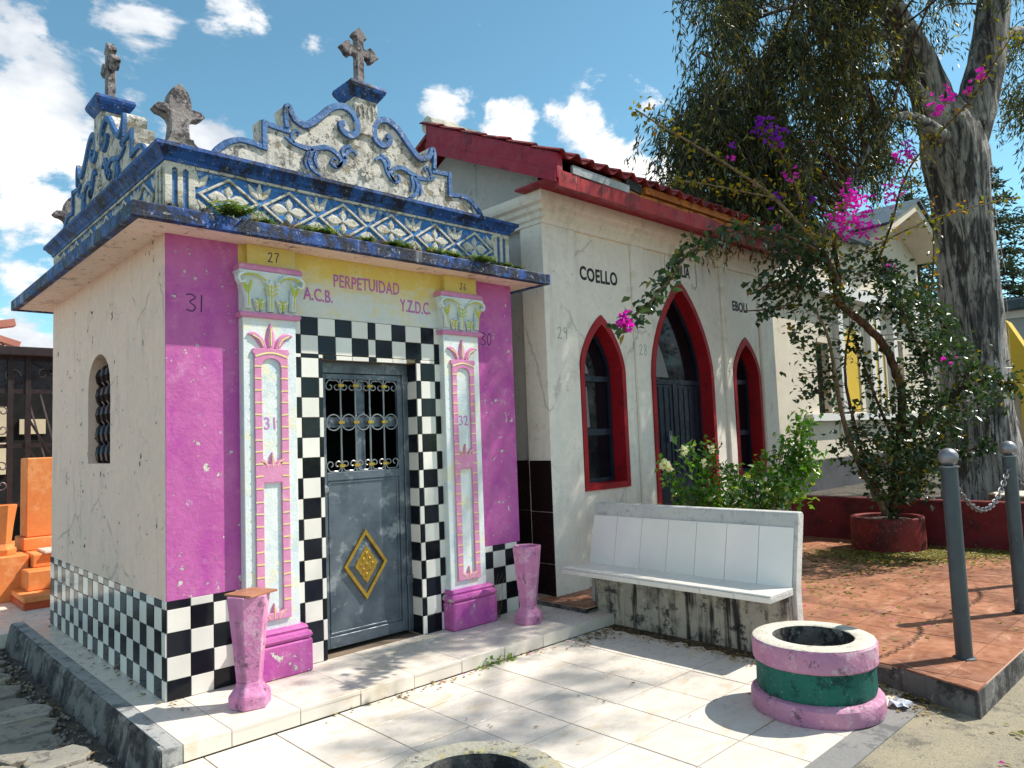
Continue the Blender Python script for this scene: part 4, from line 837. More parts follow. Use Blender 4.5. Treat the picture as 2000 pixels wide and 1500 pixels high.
# openings
for c, hw, z0, zs, zt, kind in OPS:
    zb = z0 if kind == 'window' else TZ+.01
    fr = MB().plate(gothic(c, hw, zb, zs, zt), [gothic(c, hw-IN, z0+IN if kind == 'window' else zb-.001, zs, zt-IN*1.6)] if kind == 'window' else [], (0, WY-.022, 0), X, Z, .0218)
    if kind == 'door':
        o_ = gothic(c, hw, zb, zs, zt); i_ = gothic(c, hw-IN, zb, zs, zt-IN*1.6)
        fr = MB().plate(o_[1:]+[o_[0]]+[i_[0]]+i_[2:][::-1]+[i_[1]], [], (0, WY-.022, 0), X, Z, .0218)
    f_ = fr.build('red_surround', M['red'], ch)
    i_ = gothic(c, hw-IN-.001, z0+IN+.001 if kind == 'window' else zb, zs, zt-IN*1.6-.002)
    m = MB(); n = len(i_); vv = [(a, WY-.024, b) for a, b in i_]+[(a, WY+.20, b) for a, b in i_]
    m.add(vv, [(i, (i+1) % n, n+(i+1) % n, n+i) for i in range(n) if not (kind == 'door' and i == 0)]); m.build('reveal', M['red'], f_, fix=False)
    yg = WY+.15; q = hw-IN-.004; zt2 = zt-IN*1.6-.004; zlow = z0+IN+.004 if kind == 'window' else zb
    sh = gothic(c, q, zlow, zs, zt2); m = MB().plate(sh, [], (0, yg+.03, 0), X, Z, .01); w_ = m.build('pane_backing', M['window_glass'], f_)
    m = MB(); bt = .045
    m.plate(sh, [gothic(c, q-bt, zlow+bt, zs, zt2-bt*1.7)], (0, yg, 0), X, Z, .025)
    m.box(c-q+bt, c+q-bt, yg-.006, yg+.02, zs-.09, zs-.03)
    if kind == 'window': m.box(c-q+bt, c+q-bt, yg-.006, yg+.02, z0+.58, z0+.65)
    else: m.box(c-.03, c+.03, yg-.008, yg+.02, zlow, zs-.09); m.box(c-q+bt, c+q-bt, yg-.006, yg+.02, 1.02, 1.10)
    m.build('window_frame' if kind == 'window' else 'door_frame', M['navy'], f_)
    if kind == 'door':
        for s in (-1, 1):
            lf = MB().box(c+(s-1)*.27-.0+(.04 if s > 0 else -.0), c+(s+1)*.27+(0 if s > 0 else -.04), yg+.004, yg+.018, zlow+.05, zs-.10).build('door_leaf', M['navy'], f_)
            for k in range(4): MB().box(c+s*(.10+.115*k)-.008, c+s*(.10+.115*k)+.008, yg-.006, yg+.004, 1.12, zs-.12).build('door_bar', M['navy'], lf)
    m = MB()                                                # mesh curtain with a slanting hem, behind the bars
    hw2 = q-bt
    m.plate([(c-hw2+.01, zs), (c-hw2*.1, zs), (c-hw2*.3, zs+.25*(zt2-zs)), (c-hw2*.62, zs+.55*(zt2-zs)), (c-hw2+.04, zs+.45*(zt2-zs))], [], (0, yg+.027, 0), X, Z, .002)
    if kind == 'window': m.plate([(c-hw2+.02, z0+.67), (c-hw2*.15, z0+.67), (c-hw2*.25, zs-.15), (c-hw2+.02, zs-.12)], [], (0, yg+.0275, 0), X, Z, .002)
    m.build('mesh_curtain', M['lace'], f_)
    if kind == 'window': MB().box(c-q, c+q, WY-.05, WY+.2, z0+IN-.03, z0+IN+.003).build('sill', M['red'], f_) if False else None
pd = thing('padlock', 'small steel padlock hanging on the dark pointed chapel door', 'padlock', (5.93, WY+.12, 1.55))
MB().box(5.90, 5.96, WY+.105, WY+.13, 1.50, 1.575).build('lock_body', M['bar_metal'], pd, bevel=.004)
MB().tube([(5.93+.02*math.cos(a), WY+.118, 1.575+.055*max(0, math.sin(a))**.6) for a in np.linspace(math.pi, 0, 12)], .0055, 6).build('shackle', M['bar_metal'], pd, smooth=True)
text_part('lettering', 'COELLO', .205, M['ink_black'], ch, (4.225, WY-.0005, 3.295), X, Z, .003, .80, 'LEFT', .006, 0, 1.05)
text_part('lettering', 'FAMILIA', .205, M['ink_black'], ch, (5.88, WY-.0005, 3.565), X, Z, .003, .66, 'LEFT', .006, 0, 1.0)
text_part('lettering', 'EBOLI', .185, M['ink_black'], ch, (7.375, WY-.0005, 3.25), X, Z, .003, .82, 'LEFT', .006, 0, 1.05)
for s, (a, b) in ((1, (5.83, 3.79)), (-1, (6.50, 3.47))):
    strokes('ornament_line', [[(a, b-s*.28), (a, b), (a+s*.10, b+.01), (a+s*.09, b-s*.03)]], .008, M['ink_pale'], ch, (0, WY-.0005, 0), X, Z, 1.)
strokes('ornament_line', [[(6.46, 3.82), (6.52, 3.80), (6.50, 3.70), (6.53, 3.60), (6.49, 3.44), (6.40, 3.45)]], .008, M['ink_pale'], ch, (0, WY-.0005, 0), X, Z, 1.)
number('29', .12, .007, M['ink_pale'], ch, (3.80, CY-.0005, 2.62), X, Z); number('28', .12, .007, M['ink_pale'], ch, (5.17, CY-.0005, 2.52), X, Z); number('27', .12, .007, M['ink_pale'], ch, (7.11, CY-.0005, 2.39), X, Z)
# roof: two slopes, fascia, battens, tiles
RX0, RX1, EY, RY, EZ, SL = 3.30, 8.66, -.60, 1.40, 4.24, .48
rf = MB().plate([(0, EZ-.10), (RY-EY, EZ-.10+SL*(RY-EY)), (2*(RY-EY), EZ-.10), (2*(RY-EY), EZ-.13), (RY-EY, EZ-.13+SL*(RY-EY)), (0, EZ-.13)], [], (RX1-.04, EY+.06, 0), Y, Z, RX1-RX0-.10).build('roof', M['red_band'], ch)
for (x, nm) in ((RX0, 'rake_board'), (RX1-.10, 'rake_board')):
    MB().plate([(-EY, EZ-.20), (-EY, EZ+.05), (-RY, EZ+.05+SL*(RY-EY)), (-RY, EZ-.20-.09+SL*(RY-EY))], [], (x, 0, 0), -Y, Z, .09).build(nm, M['red_board'], rf, bevel=.008)
    MB().plate([(-EY-.01, EZ-.235), (-EY-.01, EZ-.13), (-RY, EZ-.17+SL*(RY-EY)), (-RY, EZ-.29+SL*(RY-EY))], [], (x-.012, 0, 0), -Y, Z, .011).build('rake_moulding', M['red_board'], rf)
k_ = 0; x = RX0+.02
while x < RX1-.3:                                        # red fascia tiles along the eave
    w = min(.315, RX1-.06-x); MB().box(x, x+w-.004, EY-.002, EY+.025, EZ-.27, EZ-.115+random.uniform(-.02, .006)).build('fascia_tile', M['red_band'], rf); x += w
MB().box(RX0+.05, RX1-.05, EY+.028, EY+.09, EZ-.26, EZ-.13).build('eave_beam', M['red_board'], rf)
MB().box(RX0+.05, RX1-.05, EY+.09, WY+.05, EZ-.155, EZ-.135).build('soffit', M['red_board'], rf)
MB().box(4.72, RX1-.06, EY+.015, EY+.055, EZ-.055, EZ+.02).build('batten', M['wood'], rf)
MB().box(4.2, RX1-.06, EY+.06, EY+.10, EZ-.125, EZ+.02).build('rafter_board', M['wood'], rf)
MB().bar((3.52, EY+.005, EZ-.072), (4.40, EY+.005, EZ-.085), .03, .082).build('grey_board', M['grey_board'], rf)
MB().bar((4.36, EY+.015, EZ-.02), (4.62, EY+.02, EZ-.045), .05, .10).build('board_end', M['stucco_dark'], rf)
m = MB(); pts = []
for i in range(40):
    a = 4.0+i*.11; pts.append((a, EZ-.108+random.uniform(-.004, .03)*(1 if i % 3 else .3)))
m.plate([(4.0, EZ-.13)]+pts+[(pts[-1][0], EZ-.13)], [], (0, EY+.008, 0), X, Z, .02); m.build('torn_edge', M['wood'], rf)
def spanish():                                            # one S-shaped pantile, local x across, y down-slope to -y
    m = MB(); w, L, n = .215, .40, 8; v = []; f = []
    for j, (yy, lift) in enumerate(((0, 0), (-L, .022))):
        for t in (0, .014):
            for i in range(n+1):
                a = i/n; z = .034*math.sin(2*math.pi*a+.3)+.03; v.append(((a-.5)*w*1.06, yy, z+lift+t))
    q = n+1
    for i in range(n): f += [(i, i+1, q*2+i+1, q*2+i), (q+i, q*3+i, q*3+i+1, q+i+1), (q*2+i, q*2+i+1, q*3+i+1, q*3+i), (i, q+i, q+i+1, i+1)]
    return m.add(v, f)
sl = math.atan(SL)
for j in range(6):
    for i in range(25):
        yy = EY-.06+.40+.355*j; piece('roof_tile', ('sp', (i*7+j*3) % 3), spanish, M['roof_tile'], rf, (RX0+.10+.215*i, yy, EZ-.012+SL*(yy-EY)+random.uniform(0, .006)), (sl+random.gauss(0, .012), 0, random.gauss(0, .012)))
MB().plate([(RY-EY, EZ-.05+SL*(RY-EY)), (2*(RY-EY), EZ-.05), (2*(RY-EY), EZ-.09), (RY-EY, EZ-.09+SL*(RY-EY))], [], (RX1-.02, EY+.02, 0), Y, Z, RX1-RX0-.04).build('rear_slope', M['roof_tile'], rf)
for i in range(14):
    m_ = lambda: MB().tube([(0, 0, 0), (.40, 0, .012)], [.10, .115], 10, caps=True)
    piece('ridge_tile', 'ridge', m_, M['planter_top'] if i < 2 else M['roof_tile'], rf, (RX0+.02+.375*i, RY, EZ+.045+SL*(RY-EY)), (random.gauss(0, .02), 0, 0))
# ================================================================== bench
bn = thing('bench', 'white tiled masonry bench with black streaked cement base', 'bench', (3.62, -1.45, -.10))
MB().box(3.60, 3.80, -2.44, -.57, -.14, .352).build('base', M['bench_base'], bn, bevel=.008)
st_ = MB().box(3.34, 3.704, -2.46, -.41, .355, .400).build('seat', M['bench_cap'], bn, bevel=.006)
for i in range(7):
    a = -2.46+i*2.05/7; b = a+2.05/7
    floor_tile('seat_tile', 3.343, 3.702, a, b, .412, M['white_tile'], st_, g=.003, t=.011, tilt=.001)
    wall_tile('edge_tile', a, b, .357, .400, M['white_tile'], st_, 'left', 3.341, t=.007)
lean = math.atan2(.12, .54)
m = MB(); m.plate([(3.705, -.12), (3.80, -.12), (3.80, .41), (3.915, .93), (3.91, .955), (3.89, .966), (3.835, .963), (3.822, .945), (3.705, .405)], [], (0, -2.475, 0), X, Z, 2.03)
bk = m.build('backrest', M['bench_cap'], bn, bevel=.006)
n = 7; w = 2.0/n; hh = .455
for i in range(n):
    y0 = -2.45+i*w; c = (3.703+math.sin(lean)*hh/2, 0, .405+math.cos(lean)*hh/2)
    piece('back_tile', 'bt', lambda: tile_mb(w-.004, hh, .012, .002), M['bench_tile'], bk, (c[0]-.004, y0+w/2, c[2]), (lean*-1, 0, -math.pi/2))
# ================================================================== vases, planters
def vase(loc, h, rot, label, mat=M['pink_soft'], r=.135, lid=False, name='vase', group=None, tilt=0):
    t = thing(name, label, 'vase', loc, group); t.rotation_euler = (tilt, 0, rot); jt = .03
    n = 6; q = math.pi/6
    m = MB(); m.lathe([(r*.98, 0), (r*1.0, .11*h), (r*.93, .125*h), (r*.66, .19*h), (r*.60, .23*h)], n, tuple(loc), phase=q, jit=jt); m.build('foot', mat, t, bevel=.006)
    m = MB(); m.lathe([(r*.60, .225*h), (r*.78, .6*h), (r*1.0, .965*h), (r*1.0, h), (r*.72, h), (r*.68, h-.06), (0, h-.06)], n, tuple(loc), phase=q, jit=jt); m.build('body', mat, t, bevel=.004)
    if lid:
        p = MB().box(loc[0]-.10, loc[0]+.13, loc[1]-.12, loc[1]+.11, loc[2]+h+.001, loc[2]+h+.014).build('flat_lid', M['terracotta'], t, bevel=.002)
    return t
vase((.345, -.475, .001), .69, .35, 'faceted pink cement vase with a flat brown lid before the tomb house corner', lid=True)
vase((2.90, -.40, .001), .665, .1, 'faceted pink cement vase with an open top beside the dark tiled chapel corner', tilt=.015)
def ring_planter(loc, mats, label, name='planter', jit=0.):
    t = thing(name, label, 'planter', loc)
    m = MB(); n = 56
    def L_(prof): q = MB(); q.lathe(prof, n, tuple(loc), closed=True, jit=jit); return q
    L_([(.26, 0), (.375, 0), (.385, .02), (.385, .095), (.37, .112), (.345, .118), (.26, .118)]).build('foot_ring', mats[0], t, smooth=35)
    L_([(.26, .119), (.338, .119), (.346, .15), (.345, .26), (.352, .292), (.26, .292)]).build('body', mats[1], t, smooth=35)
    L_([(.265, .293), (.352, .293), (.362, .305), (.364, .415), (.356, .4265), (.265, .4265)]).build('rim', mats[0], t, smooth=35)
    L_([(.238, .4268), (.245, .432), (.34, .434), (.357, .4267)]).build('rim_top', mats[2], t, smooth=35)
    L_([(.242, .02), (.259, .02), (.264, .4266), (.238, .4266)]).build('inner_wall', mats[3], t, smooth=35)
    m = MB(); m.lathe([(.0, .03), (.12, .04), (.246, .02)], 28, tuple(loc)); m.build('soil', M['soil'], t, smooth=50)
    return t
ring_planter((2.84, -2.99, -.10), (M['planter_pink'], M['green'], M['planter_top'], M['stucco_dark']), 'round cement planter with mauve rings and a teal green band by the terrace corner', jit=.006)
ring_planter((.17, -2.88, -.10), (M['ring_stone'], M['ring_stone'], M['ring_stone'], M['stucco_dark']), 'round unpainted lichen covered cement planter standing on the cream paving', jit=.014)
# ================================================================== bollards and chain
BX = [(3.891, -3.522), (5.475, -3.514), (7.06, -3.51)]
BL = ['grey steel bollard with a ball top at the terrace corner by the mauve planter', 'grey steel bollard with a ball top holding the chain on both sides', 'grey steel bollard with a ball top farthest along the terrace edge']
for (x, y), lb in zip(BX, BL):
    t = thing('bollard', lb, 'bollard', (x, y, TZ), 'bollards along the terrace edge')
    MB().lathe([(.068, 0), (.07, .006), (.053, .012), (.052, .02)], 20, (x, y, TZ)).build('base_flange', M['bollard'], t, smooth=35)
    MB().lathe([(.051, .015), (.051, 1.262)], 24, (x, y, TZ)).build('post', M['bollard'], t, smooth=40)
    MB().lathe([(.053, 1.262), (.062, 1.263), (.062, 1.271), (.03, 1.272)], 24, (x, y, TZ)).build('collar', M['ball'], t, smooth=35)
    MB().lathe([(0, 1.268)]+[(.062*math.sin(a), 1.330-.062*math.cos(a)) for a in np.linspace(.5, math.pi-.1, 10)]+[(0, 1.392)], 24, (x, y, TZ)).build('ball', M['ball'], t, smooth=60)
def link_mb():
    m = MB(); p = []
    for k in range(14):
        a = 2*math.pi*k/14; p.append((.030*math.cos(a)+.008*np.sign(math.cos(a)), .017*math.sin(a), 0))
    p.append(p[0]); return m.tube(p, .0052, 5, caps=False)
for k, lb in ((0, 'steel chain hanging between the corner bollard and the middle bollard'), (1, 'steel chain hanging between the middle bollard and the farthest bollard')):
    a, b = np.array([*BX[k], 1.225]), np.array([*BX[k+1], 1.225]); a[0] += .053; b[0] -= .053
    t = thing('chain', lb, 'chain', tuple(a)); sag = .27; N_ = 400
    cv = np.array([a+(b-a)*u-Z*sag*4*u*(1-u) for u in np.linspace(0, 1, N_)]); s = np.concatenate([[0], np.cumsum(np.linalg.norm(np.diff(cv, axis=0), axis=1))])
    nl = int(s[-1]/.052)
    for i in range(nl+1):
        p = np.array([np.interp(s[-1]*i/nl, s, cv[:, j]) for j in range(3)]); e = .01
        d = np.array([np.interp(min(s[-1], s[-1]*i/nl+e), s, cv[:, j])-np.interp(max(0, s[-1]*i/nl-e), s, cv[:, j]) for j in range(3)])
        q = Vector(d).to_track_quat('X', 'Z').to_euler(); piece('link', 'l', link_mb, M['chain'], t, p, (q.x+(math.pi/2 if i % 2 else 0)+.4, q.y, q.z))
# ================================================================== red pot, red wall
POT = (8.22, -1.52, TZ)
t = thing('round_pot', 'wide dark red cement pot holding the bougainvillea', 'pot', POT)
m = MB(); m.lathe([(.30, .0), (.425, .0), (.43, .02), (.425, .39), (.415, .402), (.37, .402), (.36, .39), (.36, .2)], 48, POT, closed=True); m.build('pot_wall', M['pot'], t, smooth=35)
MB().lathe([(0, .37), (.2, .372), (.362, .35)], 32, POT).build('soil', M['soil'], t, smooth=50)
rw = MB().box(8.70, 8.86, -9, -.02, -.3, .625).build('low_wall', M['red_wall'], None, bevel=.012); tag(rw, 'low dark red wall behind the potted bougainvillea at the end of the terrace', 'wall')
t = thing('tree_stump', 'sawn pale tree stump on the earth behind the low red wall', 'stump', (9.75, -2.75, .40))
m = MB(); m.lathe([(.50, -.1), (.46, .12), (.44, .24), (.42, .25)], 26, (9.75, -2.75, .40), jit=.06); m.build('bark_ring', M['stem_pale'], t)
m = MB(); m.lathe([(0, .258), (.2, .262), (.40, .252)], 26, (9.75, -2.75, .40), jit=.03); m.build('cut_face', M['planter_top'], t)
# ================================================================== orange tomb and iron gate house at the back left
ot = thing('orange_tomb', 'stepped orange tomb with a tall square pillar behind the checkered wall', 'tomb', (.7, 5.6, -.095))
def obox(x0, x1, y0, y1, z0, z1, nm, mat=M['orange'], b=.012): return MB().box(x0, x1, y0, y1, z0, z1).build(nm, mat, ot, bevel=b)
obox(.02, 2.2, 4.70, 7.4, -.10, -.02, 'base', M['orange_dark']); obox(.02, 2.2, 4.70, 7.4, -.018, .05, 'lower_step'); obox(.12, 2.2, 5.08, 7.4, .052, .28, 'middle_step'); obox(.22, 2.2, 5.35, 7.4, .282, .44, 'upper_step')
obox(.34, 2.1, 5.30, 5.75, .441, .47, 'marble_slab', M['tomb_marble'], .004); obox(.20, 1.0, 5.80, 6.35, .442, .60, 'pillar_base'); obox(.24, .62, 5.86, 6.25, .602, 1.60, 'pillar'); obox(.62, .95, 5.90, 6.25, .602, 1.54, 'pillar_wing'); obox(-.30, .20, 5.45, 6.2, -.10, .44, 'vase_block')
v_ = vase((-.02, 5.72, .441), .60, .2, 'faceted orange cement vase beside the tall orange pillar', M['orange'], .14)
gh = thing('gate_house', 'dark tomb front with brown iron gates and a smoky transom behind the orange tomb', 'mausoleum', (.5, 7.6, -.095))
MB().box(-1.5, 3.0, 7.66, 7.72, 2.60, 3.06).build('transom', M['iron_panel'], gh); MB().box(-1.6, 3.1, 7.45, 7.9, 3.09, 3.22).build('lintel_beam', M['iron'], gh, bevel=.01)
MB().box(-1.5, 3.0, 8.9, 9.0, -.1, 3.1).build('room_shade', M['dark'], gh)  # near-black sheet stands for the unlit depth behind the gates
for x in (-1.4, -.55, .30, .52, 1.40): MB().box(x, x+.07, 7.60, 7.67, -.09, 3.09).build('gate_post', M['iron'], gh)
for z in (.9, 1.75, 2.55, 3.04): MB().box(-1.4, 3.0, 7.62, 7.66, z, z+.06).build('gate_rail', M['iron'], gh)
for k in range(9):
    x = .54+.17*k; MB().bar((x, 7.64, 2.55), (x+.62, 7.64, .0), .022, .022).build('slanted_bar', M['iron_light'], gh)
for k in range(7): MB().bar((.55, 7.63, 2.2-.42*k), (.55+.10+.12*k*0+.35, 7.63, 2.2-.42*k-.85), .03, .03).build('slanted_bar', M['iron'], gh)
for x in (-1.0, -.2, .12): MB().box(x, x+.025, 7.61, 7.645, .0, 2.55).build('gate_bar', M['iron_light'], gh)
def spiral(c, r, s, e): return [(c[0]+s*r*(1-t/8)*math.cos(t), 7.60, c[1]+e*r*(1-t/8)*math.sin(t)) for t in np.linspace(0, 6.5, 22)]
for z in (1.35, 2.15, .5):
    for x, s in ((.03, 1), (.24, -1), (-.28, -1)):
        for e in (-1, 1): MB().tube(spiral((x, z+e*.13), .085, s, e), .010, 5).build('scroll', M['iron_light'], gh, smooth=True)
for x, z, r in ((.75, 2.84, .10), (.35, 2.80, .12), (1.05, 2.86, .09)):
    MB().tube([(p[0], 7.64, p[2]) for p in spiral((x, z), r, 1, 1)], .014, 5).build('scroll', M['iron_light'], gh, smooth=True)
MB().bar((.30, 7.64, 2.66), (1.2, 7.64, 3.03), .03, .03).build('transom_bar', M['iron'], gh); MB().bar((.6, 7.64, 3.03), (1.3, 7.64, 2.62), .03, .03).build('transom_bar', M['iron'], gh)
for a, b, c, d in ((-.1, .22, 1.95, 2.2), (.36, .50, 1.95, 2.42), (.36, .50, 1.35, 1.85), (.66, 1.02, 1.98, 2.22)): MB().box(a, b, 8.86, 8.89, c, d).build('wall_opening', M['opening_cream'], gh)  # solid cream panels set in front of the back sheet
pr2 = thing('salmon_roof', 'salmon painted gable roof tip rising above the dark gate house', 'roof', (.2, 10, 3.2))
MB().box(-1.5, .6, 9.9, 10.4, 2.0, 3.55).build('wall', M['pink_roof'], pr2); MB().bar((-1.6, 9.8, 3.40), (.72, 9.8, 3.92), .25, .12).build('roof_edge', M['pink_roof'], pr2); MB().bar((-.9, 9.85, 4.1), (.8, 9.85, 3.54), .25, .10).build('roof_edge', M['pink_roof'], pr2)
# ================================================================== houses behind the terrace
cb = thing('cream_tomb_house', 'cream tomb house with yellow arched panels and a gabled porch behind the bougainvillea', 'mausoleum', (14, 1.6, .4))
fy = 1.2
MB().plate([(10.2, .3), (19.0, .3), (19.0, 5.6), (10.2, 5.6)], [[(12.65, 1.87), (13.25, 1.87), (13.25, 3.3), (12.65, 3.3)], arch_hole(14.45, .36, 1.9, 3.2, 3.75), arch_hole(16.15, .18, 1.9, 3.4, 3.75), [(16.9, 1.9), (17.5, 1.9), (17.5, 3.6), (16.9, 3.6)]], (0, fy, 0), X, Z, .3).build('front_wall', M['far_cream'], cb)
MB().box(10.2, 10.5, fy+.3, 5.6, .3, 5.6).build('side_wall', M['far_cream'], cb); MB().box(10.15, 19.1, fy-.12, fy-.01, .3, .98).build('plinth', M['far_plinth'], cb); MB().box(12.0, 18.2, fy-.16, fy-.002, 1.72, 1.85).build('ledge', M['far_white'], cb)
for c, hw, z1 in ((14.45, .36, 3.75), (16.15, .18, 3.75)): MB().plate(arch_hole(c, hw-.01, 1.91, z1-.46, z1-.01), [], (0, fy+.03, 0), X, Z, .05).build('yellow_panel', M['far_yellow'], cb)
for a, b in ((12.65, 13.25), (16.9, 17.5)): MB().box(a, b, fy+.15, fy+.18, 1.87, 3.6).build('window', M['window_glass'], cb)
for x in (13.55, 15.2, 15.6, 16.6): MB().box(x, x+.22, fy-.12, fy-.002, 1.86, 4.2).build('column', M['far_white'], cb)
MB().box(15.4, 15.55, fy-.10, fy-.003, 1.86, 4.2).build('yellow_strip', M['far_yellow'], cb); MB().box(10.1, 19.2, fy-.25, fy-.001, 4.25, 4.5).build('cornice', M['far_white'], cb)
MB().plate([(15.2, 5.95), (17.2, 6.85), (19.2, 5.95), (19.2, 5.75), (17.2, 6.65), (15.2, 5.75)], [], (0, fy-.65, 0), X, Z, 4.5).build('porch_roof', M['far_cream'], cb)
MB().plate([(15.3, 5.6), (19.1, 5.6), (19.1, 5.78), (17.2, 6.66), (15.3, 5.78)], [], (0, fy+.02, 0), X, Z, .2).build('porch_gable', M['far_cream'], cb)
MB().plate([(15.1, 5.99), (17.2, 6.93), (19.3, 5.99), (19.3, 5.96), (17.2, 6.87), (15.1, 5.96)], [], (0, fy-.72, 0), X, Z, 4.6).build('roof_covering', M['far_roof'], cb)
MB().plate([(fy-.3, 5.55), (4, 6.6), (4, 6.7), (fy-.3, 5.65)], [], (15.2, 0, 0), Y, Z, 5.2).build('main_roof', M['far_roof'], cb)
dh = thing('slate_roofed_house', 'low ochre house with a slate blue roof standing between cream house and eucalyptus trunk', 'house', (25, 4, .4))
MB().box(22.2, 30, 3.2, 7, .3, 5.5).build('wall', M['far_cream'], dh); MB().plate([(2.7, 5.55), (6, 7.2), (6, 7.35), (2.7, 5.75)], [], (30.5, 0, 0), Y, Z, 8.7).build('roof', M['far_roof'], dh)
MB().box(22.0, 30.5, 2.68, 2.76, 5.35, 5.57).build('fascia', M['far_plinth'], dh)
rh_ = thing('grey_tomb_house', 'pale grey tomb house with two slate blue canopies to the right of the eucalyptus', 'mausoleum', (22.3, -1.5, .4))
MB().box(22, 27, -6, .75, .3, 4.35).build('wall', M['far_grey'], rh_); MB().box(21.6, 27.4, -6.3, .95, 4.55, 4.85).build('upper_roof', M['far_roof'], rh_, bevel=.03); MB().box(21.9, 27, -6.1, .8, 4.35, 4.55).build('band', M['far_white'], rh_)
MB().plate([(21.2, 3.45), (22, 3.95), (22, 4.10), (21.2, 3.6)], [], (0, -6, 0), X, Z, -6.8).build('canopy', M['far_roof'], rh_)
MB().box(21.97, 22.0, -2.2, -.35, .3, 3.3).build('doorway', M['far_white'], rh_)
yn = thing('yellow_niche', 'small yellow pointed tomb niche beside the eucalyptus trunk', 'niche', (15.5, -1.5, .4))
MB().plate([(-.45, .4), (.20, .4), (.20, 2.6), (.30, 2.7), (-.1, 3.55), (-.2, 3.62), (-.45, 3.3)], [[(-.25, .6), (.02, .6), (.02, 2.1), (-.25, 2.1)]], (15.35, -1.55, 0), -Y, Z, .4).build('frame', M['far_yellow'], yn); MB().box(15.55, 15.6, -1.75, -1.1, .5, 2.2).build('inner_panel', M['far_white'], yn)
# ================================================================== vegetation
def inpoly(p, poly):
    x, y = p; c = False; j = len(poly)-1
    for i in range(len(poly)):
        xi, yi = poly[i]; xj, yj = poly[j]
        if (yi > y) != (yj > y) and x < (xj-xi)*(y-yi)/(yj-yi)+xi: c = not c
        j = i
    return c
def sample(poly, n):
    x0, x1 = min(p[0] for p in poly), max(p[0] for p in poly); y0, y1 = min(p[1] for p in poly), max(p[1] for p in poly); o = []
    while len(o) < n:
        p = (random.uniform(x0, x1), random.uniform(y0, y1))
        if inpoly(p, poly): o.append(p)
    return o
def limb(m, pts, n=8, sub=5, wob=0.):
    P = [np.array(list(at(*p[:3]))+[p[3]]) if len(p) == 4 else np.array(p[0].tolist()+[p[1]]) for p in pts]
    C_ = cr(P, sub); pa_ = [c[:3]+(RNG.normal(size=3)*wob*c[3] if wob else 0) for c in C_]; m.tube(pa_, [max(.002, c[3]) for c in C_], n); return [c for c in C_]
# ---- big eucalyptus
eu = thing('eucalyptus_tree', 'tall eucalyptus with pale peeling bark and drooping dark crown behind the red wall', 'tree', tuple(at(1925, 1000, 11.5)))
d0 = 11.5
def tw(w): return w/1429*d0/2*.93
m = MB(); sk = []
trunk = [(1940, 1005, d0, tw(185)), (1922, 930, d0, tw(152)), (1910, 830, d0, tw(132)), (1903, 720, d0, tw(122)), (1898, 600, d0, tw(115)), (1890, 490, d0, tw(108)), (1880, 400, d0, tw(108)), (1868, 320, d0, tw(120)), (1858, 262, d0, tw(112)), (1853, 215, d0, tw(70)), (1850, 180, d0, tw(20))]
P = cr([np.array(list(at(*p[:3]))+[p[3]]) for p in trunk], 6)
n = 40; vv = []; ff = []
for i, c in enumerate(P):                                  # fluted, twisting trunk
    for k in range(n):
        a = 2*math.pi*k/n; tws = i*.035
        r = c[3]*(1+.05*math.sin(3*a+tws*2)+.035*math.sin(7*a-tws*5+1)+.03*math.sin(13*a+tws*9)+random.gauss(0, .006))
        vv.append((c[0]+r*math.cos(a), c[1]+r*math.sin(a), c[2]))
for i in range(len(P)-1):
    for k in range(n): ff.append((i*n+k, i*n+(k+1) % n, (i+1)*n+(k+1) % n, (i+1)*n+k))
tr = MB().add(vv, ff).build('trunk', M['bark'], eu, smooth=60)
pe = MB()
for k in range(70):                                        # strips of bark coming away from the trunk
    i = random.randrange(2, len(P)-4); c = P[i]; a = random.uniform(math.pi*.75, math.pi*1.75); tw_ = random.uniform(.02, .055); L_ = random.randint(2, 6); vv = []
    for j in range(L_+1):
        q = P[min(i+j, len(P)-1)]; aa = a+.03*j+random.gauss(0, .01); r = q[3]*1.04+(.05*(1-j/L_)**2 if k % 2 else .012); w = tw_*(.35+.65*min(1, j/2))/q[3]
        for s_ in (-1, 1): vv.append((q[0]+r*math.cos(aa+s_*w/2), q[1]+r*math.sin(aa+s_*w/2), q[2]))
    pe.add(vv, [(2*j, 2*j+1, 2*j+3, 2*j+2) for j in range(L_)])
stuff(pe.build('peeling_bark', M['bark'], eu, fix=False))
